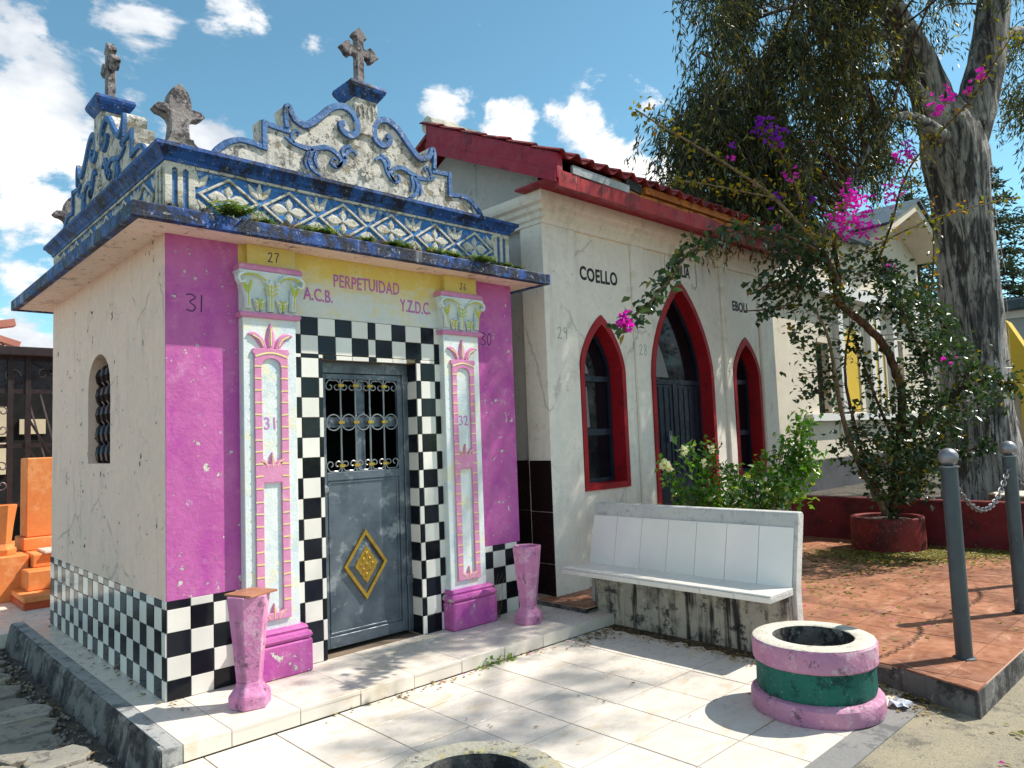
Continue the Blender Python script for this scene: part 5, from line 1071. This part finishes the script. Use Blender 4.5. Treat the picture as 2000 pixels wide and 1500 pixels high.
LB = [[(1850, 300, d0, tw(84)), (1828, 220, d0, tw(84)), (1805, 150, d0, tw(74)), (1780, 95, d0-.1, tw(64)), (1745, 30, d0-.2, tw(54)), (1700, -60, d0-.4, tw(46)), (1660, -200, d0-.6, tw(36)), (1640, -420, d0-.8, tw(22))],
      [(1880, 300, d0, tw(84)), (1905, 215, d0+.1, tw(82)), (1925, 130, d0+.2, tw(76)), (1938, 30, d0+.3, tw(68)), (1945, -120, d0+.4, tw(58)), (1930, -320, d0+.4, tw(44)), (1900, -560, d0+.3, tw(28))],
      [(1795, 110, d0, tw(30)), (1740, 75, d0-.2, tw(20)), (1670, 62, d0-.4, tw(14)), (1580, 90, d0-.6, tw(9)), (1480, 140, d0-.7, tw(6)), (1400, 210, d0-.7, tw(4))],
      [(1830, 225, d0-.1, tw(40)), (1780, 165, d0-.3, tw(22)), (1750, 130, d0-.5, tw(14)), (1735, 70, d0-.6, tw(7))],
      [(1800, 140, d0, tw(30)), (1770, 150, d0+.4, tw(20)), (1700, 150, d0+.8, tw(16)), (1600, 175, d0+1.2, tw(12)), (1490, 230, d0+1.4, tw(8)), (1380, 320, d0+1.5, tw(4))],
      [(1850, 270, d0-.3, tw(26)), (1790, 230, d0-.8, tw(18)), (1740, 235, d0-1.2, tw(14)), (1690, 300, d0-1.4, tw(11)), (1655, 390, d0-1.5, tw(8)), (1645, 450, d0-1.5, tw(4))],
      [(1745, 30, d0-.2, tw(20)), (1660, 10, d0-.3, tw(13)), (1560, 10, d0-.4, tw(9)), (1450, 50, d0-.5, tw(6)), (1380, 110, d0-.6, tw(4))],
      [(1700, -60, d0-.4, tw(24)), (1600, -120, d0-.8, tw(14)), (1480, -150, d0-1.2, tw(9)), (1380, -120, d0-1.4, tw(5))],
      [(1945, -120, d0+.4, tw(40)), (2050, -260, d0-.8, tw(30)), (2160, -420, d0-2.2, tw(20)), (2250, -560, d0-3.2, tw(10))],
      [(1680, -150, d0-.5, tw(30)), (1640, -330, d0-1.6, tw(24)), (1600, -560, d0-2.8, tw(16)), (1560, -800, d0-3.6, tw(8))],
      [(1930, 100, d0+.3, tw(30)), (1990, 60, d0+.8, tw(20)), (2060, 90, d0+1.2, tw(12)), (2110, 200, d0+1.4, tw(6))]]
ANCH = []
LB.append([(1900, -560, d0+.3, tw(28)), (np.array([11.2, -4.2, 11.2]), .06), (np.array([10.6, -6.2, 12.0]), .03), (np.array([9.6, -6.8, 12.0]), .012)])
for l in LB:
    mb = MB(); C_ = limb(mb, l, 10, 6, .02); mb.build('limb', M['bark'], eu, smooth=60); ANCH += [c[:3] for c in C_[3:]]
ANCH = np.array(ANCH)
cent = [at(px, py, random.uniform(9.3, 13.2)) for px, py in sample([(1375, -60), (1352, 60), (1335, 140), (1312, 200), (1302, 290), (1312, 350), (1350, 385), (1440, 385), (1530, 390), (1600, 350), (1680, 320), (1760, 270), (1800, 170), (1840, 60), (1860, -60)], 135)]
cent += [at(px, py, random.uniform(9.5, 11)) for px, py in sample([(1310, 190), (1300, 330), (1340, 395), (1460, 410), (1560, 380), (1560, 240), (1400, 180)], 46)]
cent += [at(px, py, random.uniform(9.0, 13.5)) for px, py in sample([(1340, -40), (1400, -420), (1700, -700), (2150, -600), (2250, -100), (1990, -40)], 95)]
cent += [np.array([random.uniform(7.0, 10.4), random.uniform(-4.2, -1.2), random.uniform(6.9, 9.0)]) for _ in range(44)]
cent += [at(px, py, random.uniform(12.5, 15)) for px, py in sample([(1960, 60), (2080, -40), (2110, 420), (2010, 430), (1975, 330)], 40)]
bl = [np.array([*q, 0.]) for q in ((1.9, -1.6), (1.6, -1.75), (2.2, -1.35), (1.2, -1.9), (.7, -1.7), (1.0, -1.3))]
hi = [b+SUN_DIR*random.uniform(15, 16.5) for b in bl]; cent += hi
def keep(c):
    q = c-CAM; dz = q@CF; px, py = 1000+FPX*(q@CR)/dz, 750-FPX*(q@CU)/dz
    if dz < 12.2 and inpoly((px, py), [(1660, -60), (1740, 60), (1765, 180), (1775, 330), (1830, 520), (1975, 520), (1965, 260), (2010, -60)]): return False
    for p in P[::6]:                                       # the sun reaches the trunk
        w = c-np.array(p[:3]); t = w@SUN_DIR
        if t > 0 and np.linalg.norm(w-t*SUN_DIR) < .9 and random.random() < .85: return False
    return True
cent = np.array([c for c in cent if keep(c)])
tm = MB(); LP, LD, LN, LL, LW = [], [], [], [], []
for c in cent:
    a = ANCH[np.argmin(np.linalg.norm(ANCH-c, axis=1))]; mid = (a+c)/2+np.array([0, 0, .25])+RNG.normal(size=3)*.12
    if np.linalg.norm(a-c) < 5: tm.tube(cr([a, mid, c], 4), [.022, .019, .016, .014, .012, .010, .008, .006, .004], 5, caps=False)
    R_ = random.uniform(.30, .58)
    for s in range(random.randint(14, 19)):
        p = c+unit(1)[0]*R_*random.uniform(.2, 1)*np.array([1, 1, .7]); L = random.uniform(.35, .85); dr = RNG.normal(size=3)*.35; dr[2] = -1; dr /= np.linalg.norm(dr)
        k = int(L/.036); q = p[None]+dr[None]*np.linspace(0, L, k)[:, None]+RNG.normal(size=(k, 3))*.035
        if s % 3: tm.tube([p, p+dr*L*.5+RNG.normal(size=3)*.02, p+dr*L], [.004, .003, .0015], 3, caps=False)
        LP.append(q); dd = np.tile(dr, (k, 1))+RNG.normal(size=(k, 3))*.42; LD.append(dd); LN.append(unit(k)); LL.append(RNG.uniform(.09, .16, k)); LW.append(RNG.uniform(.018, .032, k))
stuff(tm.build('twigs', M['stem'], eu, fix=False))
v, f = leaf_mesh(np.concatenate(LP), np.concatenate(LD), np.concatenate(LN), np.concatenate(LL), np.concatenate(LW)); stuff(fast_mesh('crown', v, f, M['euca_leaf'], eu))
# ---- conifers far behind
def conifer(px, base_py, d, h, r, label, seed):
    rg = np.random.default_rng(seed); b = at(px, base_py, d); b[2] = .4
    t = thing('conifer', label, 'tree', tuple(b)); MB().tube([b, b+Z*h*.5, b+Z*h], [.18, .12, .02], 7).build('trunk', M['stem'], t, smooth=60)
    P, Dd, L = [], [], []; br = MB()
    for i in range(46):
        u = (i+rg.random())/46; z = h*(.10+.88*u); rr = r*(1-u)**.75*rg.uniform(.65, 1.1)+.15
        for k in range(4):
            a = rg.uniform(0, 6.28); dr = np.array([math.cos(a), math.sin(a), .12]); n = max(6, int(rr*30)); tt = rg.uniform(.12, 1, n)
            tip = b+Z*z+dr*rr-Z*rr*.30
            br.tube([b+Z*z, b+Z*z+dr*rr*.5, tip], [.025, .015, .006], 4, caps=False)
            q = b+Z*z+dr[None]*rr*tt[:, None]; q[:, 2] -= rr*.30*tt**2; q += rg.normal(size=(n, 3))*.10*np.array([1, 1, .55])
            P.append(q); Dd.append(dr[None]*.9+rg.normal(size=(n, 3))*.55+np.array([0, 0, -.1])); L.append(rg.uniform(.16, .32, n))
    br.build('branches', M['stem'], t, fix=False)
    P, Dd, L = np.concatenate(P), np.concatenate(Dd), np.concatenate(L); v, f = leaf_mesh(P, Dd, unit(len(P)), L, L*.32); stuff(fast_mesh('crown', v, f, M['conifer'], t))
conifer(1822, 900, 31, 12.2, 3.0, 'dark layered conifer rising between the cream gable and the eucalyptus trunk', 3)
conifer(1975, 900, 27, 11.0, 3.3, 'layered conifer showing to the right of the eucalyptus trunk', 5)
conifer(1770, 900, 38, 11.5, 3.4, 'distant dark conifer behind the cream gabled porch', 8)
# ---- bougainvillea in the red pot
bo = thing('bougainvillea', 'bougainvillea with arching stems and magenta bracts growing from the dark red pot', 'shrub', (POT[0], POT[1], POT[2]+.37))
def r_(w): return w/1429*9/2
ST = [[(1738, 1005, 9.25, r_(20)), (1748, 940, 9.2, r_(18)), (1757, 850, 9.15, r_(17)), (1760, 770, 9.1, r_(17)), (1742, 705, 9.0, r_(16)), (1712, 655, 8.9, r_(15)), (1660, 612, 8.8, r_(14)), (1632, 585, 8.75, r_(13))],
      [(1632, 590, 8.75, r_(12)), (1640, 555, 8.7, r_(9)), (1612, 500, 8.6, r_(8)), (1575, 455, 8.45, r_(7)), (1510, 385, 8.2, r_(6)), (1440, 335, 8.0, r_(5)), (1360, 285, 7.75, r_(4)), (1290, 245, 7.6, r_(3)), (1240, 213, 7.5, r_(2))],
      [(1632, 590, 8.75, r_(10)), (1628, 540, 8.8, r_(9)), (1605, 490, 8.9, r_(8)), (1625, 420, 8.95, r_(6)), (1650, 400, 9, r_(4))],
      [(1640, 545, 8.7, r_(9)), (1633, 500, 8.6, r_(8)), (1630, 470, 8.5, r_(6)), (1655, 440, 8.5, r_(4))],
      [(1612, 500, 8.6, r_(7)), (1560, 470, 8.0, r_(6)), (1490, 448, 7.3, r_(5)), (1430, 458, 6.9, r_(5)), (1382, 474, 6.55, r_(4)), (1345, 495, 6.35, r_(4)), (1314, 535, 6.15, r_(4)), (1275, 585, 5.95, r_(3)), (1215, 638, 5.6, r_(2))],
      [(1510, 385, 8.2, r_(4)), (1440, 372, 8.1, r_(3)), (1370, 358, 8.0, r_(3)), (1312, 352, 7.9, r_(2))],
      [(1600, 500, 8.6, r_(6)), (1560, 540, 8.3, r_(5)), (1500, 560, 8.1, r_(4)), (1465, 575, 8.0, r_(3))],
      [(1580, 520, 8.5, r_(5)), (1545, 590, 8.2, r_(4)), (1490, 605, 8.05, r_(3)), (1455, 607, 8.0, r_(2))],
      [(1730, 1005, 9.2, r_(14)), (1690, 930, 9.0, r_(11)), (1655, 850, 8.8, r_(9)), (1632, 740, 8.6, r_(8)), (1618, 660, 8.5, r_(6)), (1590, 600, 8.4, r_(4))],
      [(1735, 1005, 9.2, r_(11)), (1690, 900, 9.3, r_(8)), (1662, 800, 9.2, r_(7)), (1650, 720, 9.2, r_(5)), (1660, 640, 9.1, r_(4))],
      [(1755, 880, 9.2, r_(10)), (1790, 830, 9.2, r_(9)), (1812, 770, 9.2, r_(8)), (1800, 700, 9.1, r_(7)), (1775, 640, 9.0, r_(6)), (1745, 560, 9, r_(5)), (1715, 500, 9, r_(4))],
      [(1800, 700, 9.1, r_(6)), (1850, 640, 9, r_(5)), (1820, 600, 8.9, r_(4)), (1760, 595, 8.8, r_(3)), (1700, 600, 8.8, r_(2))],
      [(1760, 860, 9.1, r_(9)), (1840, 790, 8.9, r_(7)), (1910, 740, 8.8, r_(5)), (1985, 752, 8.6, r_(3))],
      [(1745, 960, 9.1, r_(8)), (1830, 900, 8.9, r_(6)), (1890, 880, 8.7, r_(4)), (1940, 870, 8.6, r_(2))],
      [(1715, 510, 9, r_(5)), (1740, 440, 8.9, r_(4)), (1775, 330, 8.7, r_(4)), (1840, 255, 8.6, r_(3)), (1900, 190, 8.5, r_(3)), (1950, 110, 8.4, r_(2)), (1985, 60, 8.4, r_(2))],
      [(1690, 490, 9, r_(4)), (1780, 445, 8.8, r_(3)), (1870, 412, 8.7, r_(3)), (1990, 385, 8.6, r_(2))],
      [(1818, 690, 9.1, r_(4)), (1818, 590, 9.1, r_(3)), (1824, 500, 9.1, r_(3)), (1820, 410, 9.1, r_(2))],
      [(1575, 455, 8.5, r_(5)), (1560, 380, 8.5, r_(4)), (1530, 310, 8.45, r_(3)), (1495, 250, 8.4, r_(2))],
      [(1755, 880, 9.2, r_(8)), (1720, 800, 9.1, r_(6)), (1690, 720, 9, r_(5)), (1670, 660, 8.9, r_(3))],
      [(1740, 1000, 9.2, r_(8)), (1790, 940, 9.1, r_(6)), (1830, 870, 9.0, r_(5)), (1860, 800, 8.9, r_(4)), (1900, 700, 8.9, r_(2))]]
SK = []
for i, s in enumerate(ST):
    mb = MB(); C_ = limb(mb, s, 7, 5, .15); mb.build('stem', M['stem'] if i not in (1, 5, 8, 10, 15) else M['stem_pale'], bo, smooth=60); SK.append([c[:3] for c in C_])
def put(P, D_, k, L0, L1, aspect=.62): v, f = leaf_mesh(P, D_, unit(len(P))*.7+np.array([0, 0, .8]), RNG.uniform(L0, L1, len(P)), RNG.uniform(L0, L1, len(P))*aspect); return v, f
def scatter(centers, n, r, drop=.2):
    C_ = np.repeat(np.array(centers), n, 0); P = C_+RNG.normal(size=C_.shape)*r; D_ = unit(len(P)); D_[:, 2] -= drop; return P, D_
poly = [(1490, 480), (1560, 450), (1640, 480), (1720, 510), (1790, 560), (1850, 640), (1950, 685), (1985, 745), (1945, 800), (1890, 840), (1860, 900), (1810, 955), (1750, 985), (1690, 960), (1640, 900), (1600, 830), (1565, 770), (1560, 690), (1550, 600), (1505, 565)]
def dens(px, py): return .5+.5*math.sin(px*.041+1.3)*math.cos(py*.037+.4)+.3*math.sin(px*.09-py*.07)
cs = [];
for px, py in sample(poly, 640)+sample([(1640, 850), (1870, 800), (1850, 900), (1800, 960), (1700, 960)], 110):
    if 1595 < px < 1760 and 640 < py < 840 and random.random() < .72: continue
    if dens(px, py) > random.random()*.9-.02: cs.append(at(px, py, random.uniform(8.2, 9.6)))
ALL = np.array([p for s in SK for p in s])
bw_ = MB()
for c in cs:                                              # twigs tie each leaf cluster to a stem
    a = ALL[np.argmin(np.linalg.norm(ALL-c, axis=1))]
    if np.linalg.norm(a-c) > .03: bw_.tube([a, (a+c)/2+RNG.normal(size=3)*.03, c], [.005, .004, .002], 4, caps=False)
stuff(bw_.build('twigs', M['stem_pale'], bo, fix=False))
P1, D1 = scatter(cs, 13, .085)
along = [p for i, s in enumerate(SK) for p in s if i in (4, 6, 7, 12, 13, 18, 19, 10, 11)]
P2, D2 = scatter(along, 12, .055)
def pix(P): q = P-CAM; z = q@CF; return 1000+FPX*(q@CR)/z, 750-FPX*(q@CU)/z
PA, DA = np.concatenate([P1, P2]), np.concatenate([D1, D2]); ux, uy = pix(PA)
ok = ~((ux > 1405) & (ux < 1482) & (uy > 568) & (uy < 622)) & ~((ux > 1322) & (ux < 1400) & (uy < 562) & (uy > 507-(ux-1340)*.3) & (RNG.random(len(ux)) < .97)); PA, DA = PA[ok], DA[ok]
v, f = put(PA, DA, 0, .06, .108, .66); stuff(fast_mesh('leaves', v, f, M['boug_leaf'], bo))
young = [p for i, s in enumerate(SK) for p in s if i in (1, 5, 14, 15, 16, 17, 2, 3)]
P3, D3 = scatter(young, 7, .05, 0.); v, f = put(P3, D3, 0, .04, .075, .7); stuff(fast_mesh('young_leaves', v, f, M['boug_young'], bo))
def blossom(lst, mat, name):
    P, D_ = [], []
    for px, py, d, r, n in lst:
        for _ in range(int(n*1.7)):
            c = at(px+random.gauss(0, r*.5), py+random.gauss(0, r*.5), d+random.gauss(0, .05))
            for k in range(6): P.append(c+RNG.normal(size=3)*.006); q = unit(1)[0]; q[2] = abs(q[2])*.8; D_.append(q)
    v, f = leaf_mesh(P, D_, unit(len(P)), RNG.uniform(.026, .040, len(P)), RNG.uniform(.024, .036, len(P))); return stuff(fast_mesh(name, v, f, mat, bo))
blossom([(1672, 405, 8.4, 30, 30), (1650, 440, 8.4, 28, 24), (1690, 445, 8.4, 25, 20), (1665, 380, 8.4, 22, 12), (1630, 420, 8.4, 16, 8), (1740, 380, 8.6, 24, 14), (1765, 303, 8.7, 20, 14), (1830, 210, 8.6, 18, 12), (1855, 190, 8.6, 16, 9), (1890, 175, 8.5, 14, 6), (1920, 150, 8.5, 14, 9), (1215, 630, 5.58, 16, 9),
         (1232, 640, 5.58, 12, 5), (1222, 618, 5.58, 10, 4), (1534, 344, 8.4, 6, 3), (1475, 360, 8.2, 10, 3), (1425, 305, 8.0, 8, 2), (1520, 450, 8.3, 10, 5), (1735, 525, 9, 14, 5), (1550, 340, 8.3, 20, 3), (1850, 700, 8.9, 20, 3)], M['magenta'], 'magenta_bracts')
blossom([(1500, 255, 8.4, 26, 16), (1520, 275, 8.4, 20, 10), (1483, 245, 8.4, 14, 6), (1515, 388, 8.3, 14, 7), (1770, 300, 8.75, 16, 6), (1432, 285, 8.1, 8, 2), (1590, 395, 8.5, 10, 3)], M['violet'], 'violet_bracts')
P4, D4 = scatter([at(1393, 482+i*6, 6.55) for i in range(6)], 5, .015); v, f = put(P4, D4, 0, .02, .035); stuff(fast_mesh('withered_bracts', v, f, M['dry_leaf'], bo))
# ---- bright shrub with cream flowers behind the bench
sb = thing('flowering_shrub', 'bright green leafy shrub with cream white flowers behind the white bench', 'shrub', tuple(np.append(at(1440, 1060, 7.5)[:2], TZ)))
base = np.array([*at(1440, 1060, 7.5)[:2], TZ]); tips = [at(*q) for q in ((1300, 905, 7.3), (1338, 880, 7.4), (1385, 875, 7.5), (1320, 960, 7.3), (1420, 920, 7.6), (1500, 900, 7.5), (1530, 860, 7.4), (1572, 812, 7.4), (1590, 905, 7.4), (1545, 930, 7.5), (1480, 940, 7.4), (1370, 930, 7.3), (1560, 870, 7.4), (1450, 960, 7.6))]
SS = []
for tp in tips:
    mb = MB(); C_ = cr([base+RNG.normal(size=3)*np.array([.08, .08, 0]), base*.6+tp*.4+RNG.normal(size=3)*.08, base*.2+tp*.8+RNG.normal(size=3)*.05, tp], 6); mb.tube(C_, np.linspace(.012, .003, len(C_)), 5); mb.build('stem', M['stem_pale'], sb, smooth=60); SS += C_[6:]
cs = [at(px, py, random.uniform(7.1, 7.8)) for px, py in sample([(1340, 960), (1400, 935), (1470, 925), (1530, 900), (1590, 900), (1580, 985), (1400, 1010), (1310, 1000)], 60)]
P, D_ = scatter([p for p in SS]+cs+[at(px, py, 7.4) for px, py in sample([(1520, 900), (1545, 850), (1570, 815), (1592, 840), (1590, 900), (1560, 960)], 26)], 11, .06); v, f = put(P, D_, 0, .05, .09); stuff(fast_mesh('leaves', v, f, M['shrub_leaf'], sb))
P, D_ = [], []
for px, py, d, n, r in ((1299, 908, 7.2, 60, .038), (1335, 880, 7.3, 34, .03), (1388, 876, 7.4, 14, .02), (1378, 905, 7.3, 10, .02), (1310, 915, 7.2, 10, .02), (1410, 922, 7.4, 8, .02)):
    c = at(px, py, d)
    for k in range(n): q = unit(1)[0]; P.append(c+q*r*.5); D_.append(q)
v, f = leaf_mesh(P, D_, unit(len(P)), RNG.uniform(.035, .055, len(P)), RNG.uniform(.03, .045, len(P))); stuff(fast_mesh('flowers', v, f, M['white_petal'], sb))
# ---- ferns and moss on the eaves ledge
def fern(c, n, L, label, group=None, dry=False):
    t = thing('fern', label, 'fern', tuple(c), group); P, D_, Ls = [], [], []; c = np.array(c)
    for i in range(n):
        a = random.uniform(-math.pi, math.pi) if dry else random.uniform(-2.7, -.4); l = L*random.uniform(.6, 1.1); dr = np.array([math.cos(a), math.sin(a)*.75, 0]); k = 13
        pts = [c+dr*l*u*.85+Z*(l*.75*u-.75*l*u*u*random.uniform(.6, .9)) for u in np.linspace(.08, 1, k)]
        mb = MB(); mb.tube(pts, np.linspace(.003, .001, k), 3, caps=False); mb.build('frond', M['fern'], t, fix=False) if i < 6 else None
        for j in range(1, k):
            tg = pts[j]-pts[j-1]; sd = np.cross(tg, Z); sd /= np.linalg.norm(sd)+1e-9
            for s in (-1, 1): P.append(pts[j]); D_.append(sd*s+tg/np.linalg.norm(tg)*.5); Ls.append(l*.22*(1-(j/k)**1.5)+.008)
    Ls = np.array(Ls); v, f = leaf_mesh(P, D_, np.tile([0, -.3, 1.], (len(P), 1))+unit(len(P))*.3, Ls, Ls*(.14 if dry else .34)); stuff(fast_mesh('pinnae', v, f, M['fern'] if not dry else M['dry_leaf'], t))
fern((.36, -.22, 3.19), 20, .30, 'large bright green fern growing on the blue ledge beside the fluted corner post')
SM = 'small fern sprouting from the blue ledge under the lozenge frieze'; SG = 'small ferns on the eaves ledge'
for x, n, L in ((.58, 8, .12), (.95, 9, .12), (1.10, 10, .16), (1.42, 8, .11), (1.66, 9, .13), (1.78, 8, .15), (2.12, 11, .16), (2.30, 8, .12), (2.52, 10, .14), (2.66, 10, .15), (2.92, 8, .12), (3.06, 7, .10)): fern((x+random.uniform(-.03, .03), -.19-random.random()*.09, 3.188), n+3, L*1.35, SM, SG)
DM = 'dry brown weed tuft on the blue ledge under the lozenge frieze'
for x in (.50, .72, .80, 1.28, 1.55, 1.9, 2.0, 2.42, 2.8): fern((x, -.16-random.random()*.08, 3.188), 11, random.uniform(.13, .2), DM, 'dry weed tufts on the eaves ledge', True)
v, f = [], []
nx, ny = 420, 8
for j in range(ny+1):
    for i in range(nx+1):
        x = .02+3.15*i/nx; u = j/ny; hgt = (.075+.04*math.sin(x*9)+.035*math.sin(x*23+1)+.02*math.sin(x*51))*(u**1.3)*random.uniform(.88, 1.12); v.append((x, -.22+.225*u, 3.186+max(0, hgt)))
for j in range(ny):
    for i in range(nx): f.append((j*(nx+1)+i, j*(nx+1)+i+1, (j+1)*(nx+1)+i+1, (j+1)*(nx+1)+i))
tag(stuff(fast_mesh('moss', v, f, M['moss'])), 'dark moss and dirt heaped along the ledge against the frieze', 'moss')
# ---- fallen leaves, petals, litter
def litter(name, spots, mat, label, cat, L0, L1, lift=.006):
    P, D_ = [], []
    for x, y, z, sx, sy, n in spots:
        for _ in range(n): P.append((random.gauss(x, sx), random.gauss(y, sy), z+random.uniform(.002, lift+.004))); a = random.uniform(0, 6.28); D_.append((math.cos(a), math.sin(a), random.uniform(-.05, .25)))
    v, f = leaf_mesh(P, D_, np.tile([0, 0, 1.], (len(P), 1))+unit(len(P))*.35, RNG.uniform(L0, L1, len(P)), RNG.uniform(L0, L1, len(P))*.6); v[:, 2] = np.maximum(v[:, 2], -.2); return tag(stuff(fast_mesh(name, v, f, mat)), label, cat)
litter('fallen_leaves', [(7.45, -1.55, TZ, .33, .35, 1500), (7.95, -2.15, TZ, .3, .3, 1300), (8.4, -2.6, TZ, .15, .4, 700), (6.6, -1.5, TZ, .5, .5, 160), (5.6, -1.9, TZ, .4, .4, 90), (5.0, -2.3, TZ, .5, .4, 40), (6, -2.6, TZ, 1, .6, 50), (4.6, -3.1, TZ, .5, .3, 14)], M['litter_green'], 'yellow green fallen leaves spread over the terracotta terrace around the pot', 'leaves', .03, .065)
litter('fallen_leaves', [(2.2, -.83, -.098, .5, .03, 60), (1.3, -.84, -.098, .35, .03, 30), (3.2, -.9, -.098, .2, .08, 160), (3.45, -1.6, -.098, .06, .6, 180), (3.42, -2.4, -.098, .07, .3, 160), (3.36, -3.15, -.098, .09, .15, 160), (1.5, -1.8, -.098, 1, .6, 22), (3.3, -3.45, -.108, .15, .1, 120), (-.40, 1.2, -.2, .07, 1.2, 80), (0, 1.6, .003, .05, 1., 60), (-.05, .9, .003, .05, .6, 40)], M['dry_leaf'], 'dry brown leaves gathered along the step and the foot of the bench', 'leaves', .015, .045)
litter('fallen_leaves', [(3.05, -4.25, -.108, .25, .16, 130), (3.5, -4.2, -.108, .3, .12, 110)], M['litter_green'], 'yellow fallen leaves on the concrete road below the terrace corner', 'leaves', .03, .06)
litter('fallen_petals', [(3.05, -4.22, -.106, .22, .12, 34), (2.3, -.85, -.098, .5, .03, 6), (6.2, -2.4, TZ, 1., .6, 10), (4.4, -2.6, TZ, .5, .5, 6)], M['magenta'], 'magenta bracts fallen on the road and terrace', 'petals', .02, .04)
cw = at(1752, 1352, 5.08); m = MB(); vv = []; ff = []
for j in range(5):
    for i in range(6): vv.append((3.40+.024*i*1.0+random.uniform(-.006, .006)-.30, -3.42+.026*j+random.uniform(-.006, .006), -.088+random.uniform(0, .028)))
for j in range(4):
    for i in range(5): ff.append((j*6+i, j*6+i+1, j*6+i+7, j*6+i+6))
m.add(vv, ff); M['wrapper'] = paint('pale_blue_wrapper', (.45, .52, .68), (.68, .66, .60), .5, altscale=22, bump=.2)
tag(m.build('crumpled_wrapper', M['wrapper']), 'crumpled pale blue wrapper on the ground beside the mauve planter', 'litter')
wd = thing('weed', 'small green weed sprouting along the front of the step', 'weed', (2.15, -.83, -.10)); P, D_ = scatter([(2.15+.05*k, -.825, -.085) for k in range(-3, 4)], 9, .018, -.3); v, f = put(P, D_, 0, .025, .05); stuff(fast_mesh('leaves', v, f, M['shrub_leaf'], wd))
w2 = thing('weed', 'thin dry grassy weed growing behind the open topped pink vase', 'weed', (2.80, -.06, 0)); mb = MB()
for k in range(14): a = np.array([2.80+random.gauss(0, .04), -.07, 0]); mb.tube(cr([a, a+np.array([random.gauss(0, .03), -.01, .14]), a+np.array([random.gauss(0, .08), -.03, random.uniform(.2, .42)])], 4), np.linspace(.003, .0008, 9), 3, caps=False)
mb.build('stalks', M['stem_pale'], w2, fix=False)

o_ = [(3.60, -2.44)]+[(3.60, -.62)]+[(3.55-.09*abs(math.sin(k*1.7))-random.uniform(0, .05), -.66-k*.085) for k in range(21)]
tag(stuff(MB().plate(o_, [], (0, 0, -.0955), X, Y, .004).build('soil_drift', M['soil'])), 'dark damp soil drifted along the foot of the bench', 'soil')
